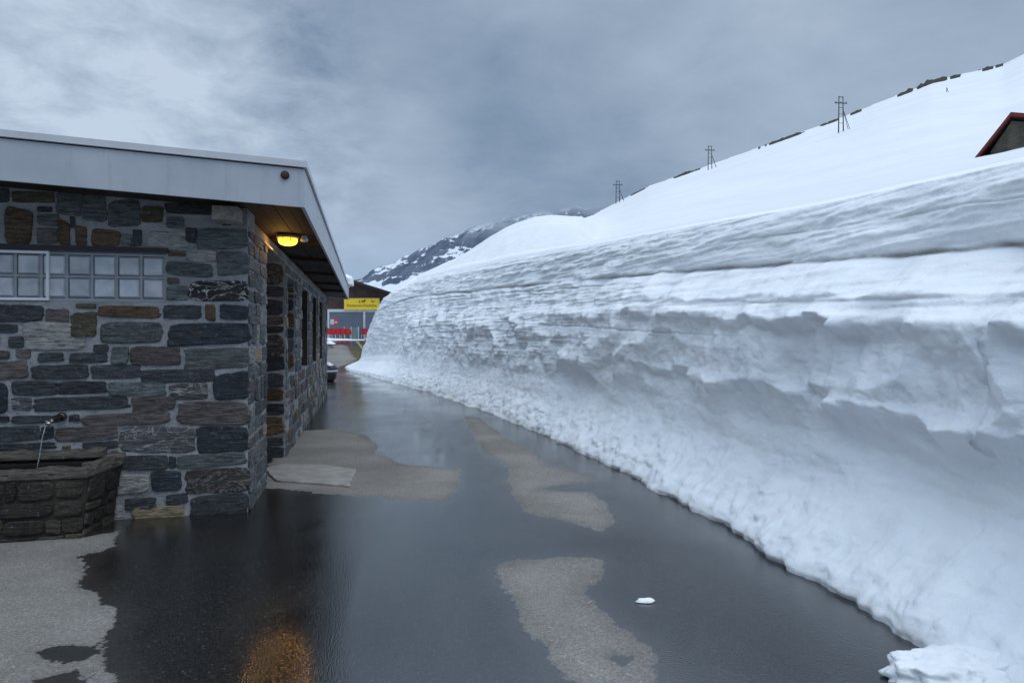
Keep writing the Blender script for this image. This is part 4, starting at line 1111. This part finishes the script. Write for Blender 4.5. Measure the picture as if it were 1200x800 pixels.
outcrop(1050, 1128, 2, 6.0, 1, 'largest bare patch on the skyline, greenish brown rock above the tiny walker')
outcrop(1146, 1176, 1, 3.0, 2, 'dark narrow rock patch on the skyline nearest the right edge')
outcrop(996, 1010, 1, 2.0, 5, 'dark rock sliver on the skyline just right of the nearest power pole')
outcrop(960, 983, 1, 2.4, 3, 'short dark rock streak on the skyline just left of the nearest power pole')
outcrop(888, 944, 1, 2.6, 4, 'long thin dark rock streak on the skyline between the two nearer power poles')
outcrop(786, 824, 1, 2.4, 6, 'dark rock streak on the skyline just left of the middle power pole')
outcrop(738, 760, 1, 1.5, 8, 'thin dark rock streak on the skyline right of the farthest power pole')

# walker on the slope
wp = hill_point(1110, 108.5, 100, 370)
sc_w = (108.5 - 104) / FOC * wp[1] / 1.78
sc_w = max(1.0, min(1.25, sc_w))
def skin_person(o_name, joints, edges, rad, mat):
    me = bpy.data.meshes.new(o_name); me.from_pydata(joints, edges, [])
    ob = bpy.data.objects.new(o_name, me); COL.objects.link(ob); me.materials.append(mat)
    md = ob.modifiers.new('skin', 'SKIN')
    for v, r_ in zip(me.skin_vertices[0].data, rad): v.radius = (r_, r_)
    me.skin_vertices[0].data[0].use_root = True
    sb_ = ob.modifiers.new('sub', 'SUBSURF'); sb_.levels = 1; sb_.render_levels = 1
    return ob
J = [(0,0,.95),(.04,0,1.2),(.10,0,1.42),(.14,0,1.52),(.17,0,1.64),(.19,0,1.74),      # pelvis..head
     (.10,.19,1.40),(.26,.24,1.14),(.44,.22,1.06),(.10,-.19,1.40),(-.04,-.25,1.12),(.14,-.28,.98),
     (.02,.10,.90),(.24,.11,.52),(.14,.11,.09),(.30,.11,.04),(-.02,-.10,.90),(-.08,-.11,.50),(-.38,-.11,.14),(-.26,-.11,.05)]
Ed = [(0,1),(1,2),(2,3),(3,4),(4,5),(2,6),(6,7),(7,8),(2,9),(9,10),(10,11),(0,12),(12,13),(13,14),(14,15),(0,16),(16,17),(17,18),(18,19)]
Rd = [.15,.15,.15,.065,.10,.07,.075,.055,.045,.075,.055,.045,.11,.075,.06,.05,.11,.075,.06,.05]
pe = skin_person('person', J, Ed, Rd, simple('dark_clothing', (.02, .022, .028), .8, .2))
pe.location = wp; pe.rotation_euler = (0, 0, R(150)); pe.scale = (sc_w,) * 3
tag(pe, 'tiny person in dark clothes striding down across the snow slope', 'person')

# hut dug into the snow
hp = at(1143, 184, 52); hb = (hp[0], hp[1], hp[2])
hut = empty('mountain_hut', hb, R(-40)); tag(hut, 'wooden hut with red gable boards half buried in snow on the slope', 'hut')
S_ = 52 / FOC
xa_, za_ = 33 * S_, 45 * S_; xr, zr = 112 * S_, 20 * S_
hw2 = MB(); woodp = mat_wood('hut_planks', (.11, .095, .075), (.19, .17, .14), .8, (.8, 6, 9))
hw2.add([(.9, 1.3, -3), (xr - .6, 1.3, -3), (xr - .6, 1.3, zr), (xa_, 1.3, za_ - .35), (.9, 1.3, .55)], [(0, 1, 2, 3, 4)])
hw2.add([(.9, 1.3, -3), (.9, 8, -3), (.9, 8, .55), (.9, 1.3, .55)], [(0, 1, 2, 3)]); hw2.build('wall', woodp, hut)
for k in range(14):
    pass
hr = MB()
for x0, z0, x1, z1 in ((-.35, -.45, xa_, za_), (xa_, za_, xr + .4, zr - .15)):
    q = [(x0, 0, z0 - .16), (x1, 0, z1 - .16), (x1, 8.4, z1 - .16), (x0, 8.4, z0 - .16)]
    hr.hexa(q + [(a, b, c + .16) for a, b, c in q])
hro = hr.build('roof', simple('hut_roof', (.050, .035, .033), .7, .2), hut)
hbd = MB()
for x0, z0, x1, z1 in ((-.38, -.50, xa_, za_ + .02), (xa_ + .002, za_ + .02, xr + .42, zr - .14)):
    q = [(x0, -.06, z0 - .34), (x1, -.06, z1 - .34), (x1, -.004, z1 - .34), (x0, -.004, z0 - .34)]
    hbd.hexa(q + [(a, b, c + .32) for a, b, c in q])
hbd.build('barge_board', simple('dark_red_paint', (.16, .020, .016), .6, .3, .2, 4), hro)

# ---------------------------------------------------------------- camera / render
cam = bpy.data.cameras.new('camera'); co = bpy.data.objects.new('camera', cam); COL.objects.link(co)
co.location = (0, 0, EYE); co.rotation_euler = (math.pi / 2, 0, 0)
cam.sensor_width = 36; cam.lens = 36 * FOC / 1200; cam.shift_y = -5 / 1200
cam.clip_start = .05; cam.clip_end = 9000
scene.camera = co
scene.view_settings.view_transform = 'Standard'; scene.view_settings.look = 'None'
scene.view_settings.exposure = 0; scene.view_settings.gamma = 1
scene.render.engine = 'CYCLES'
scene.cycles.use_denoising = True
scene.cycles.max_bounces = 8
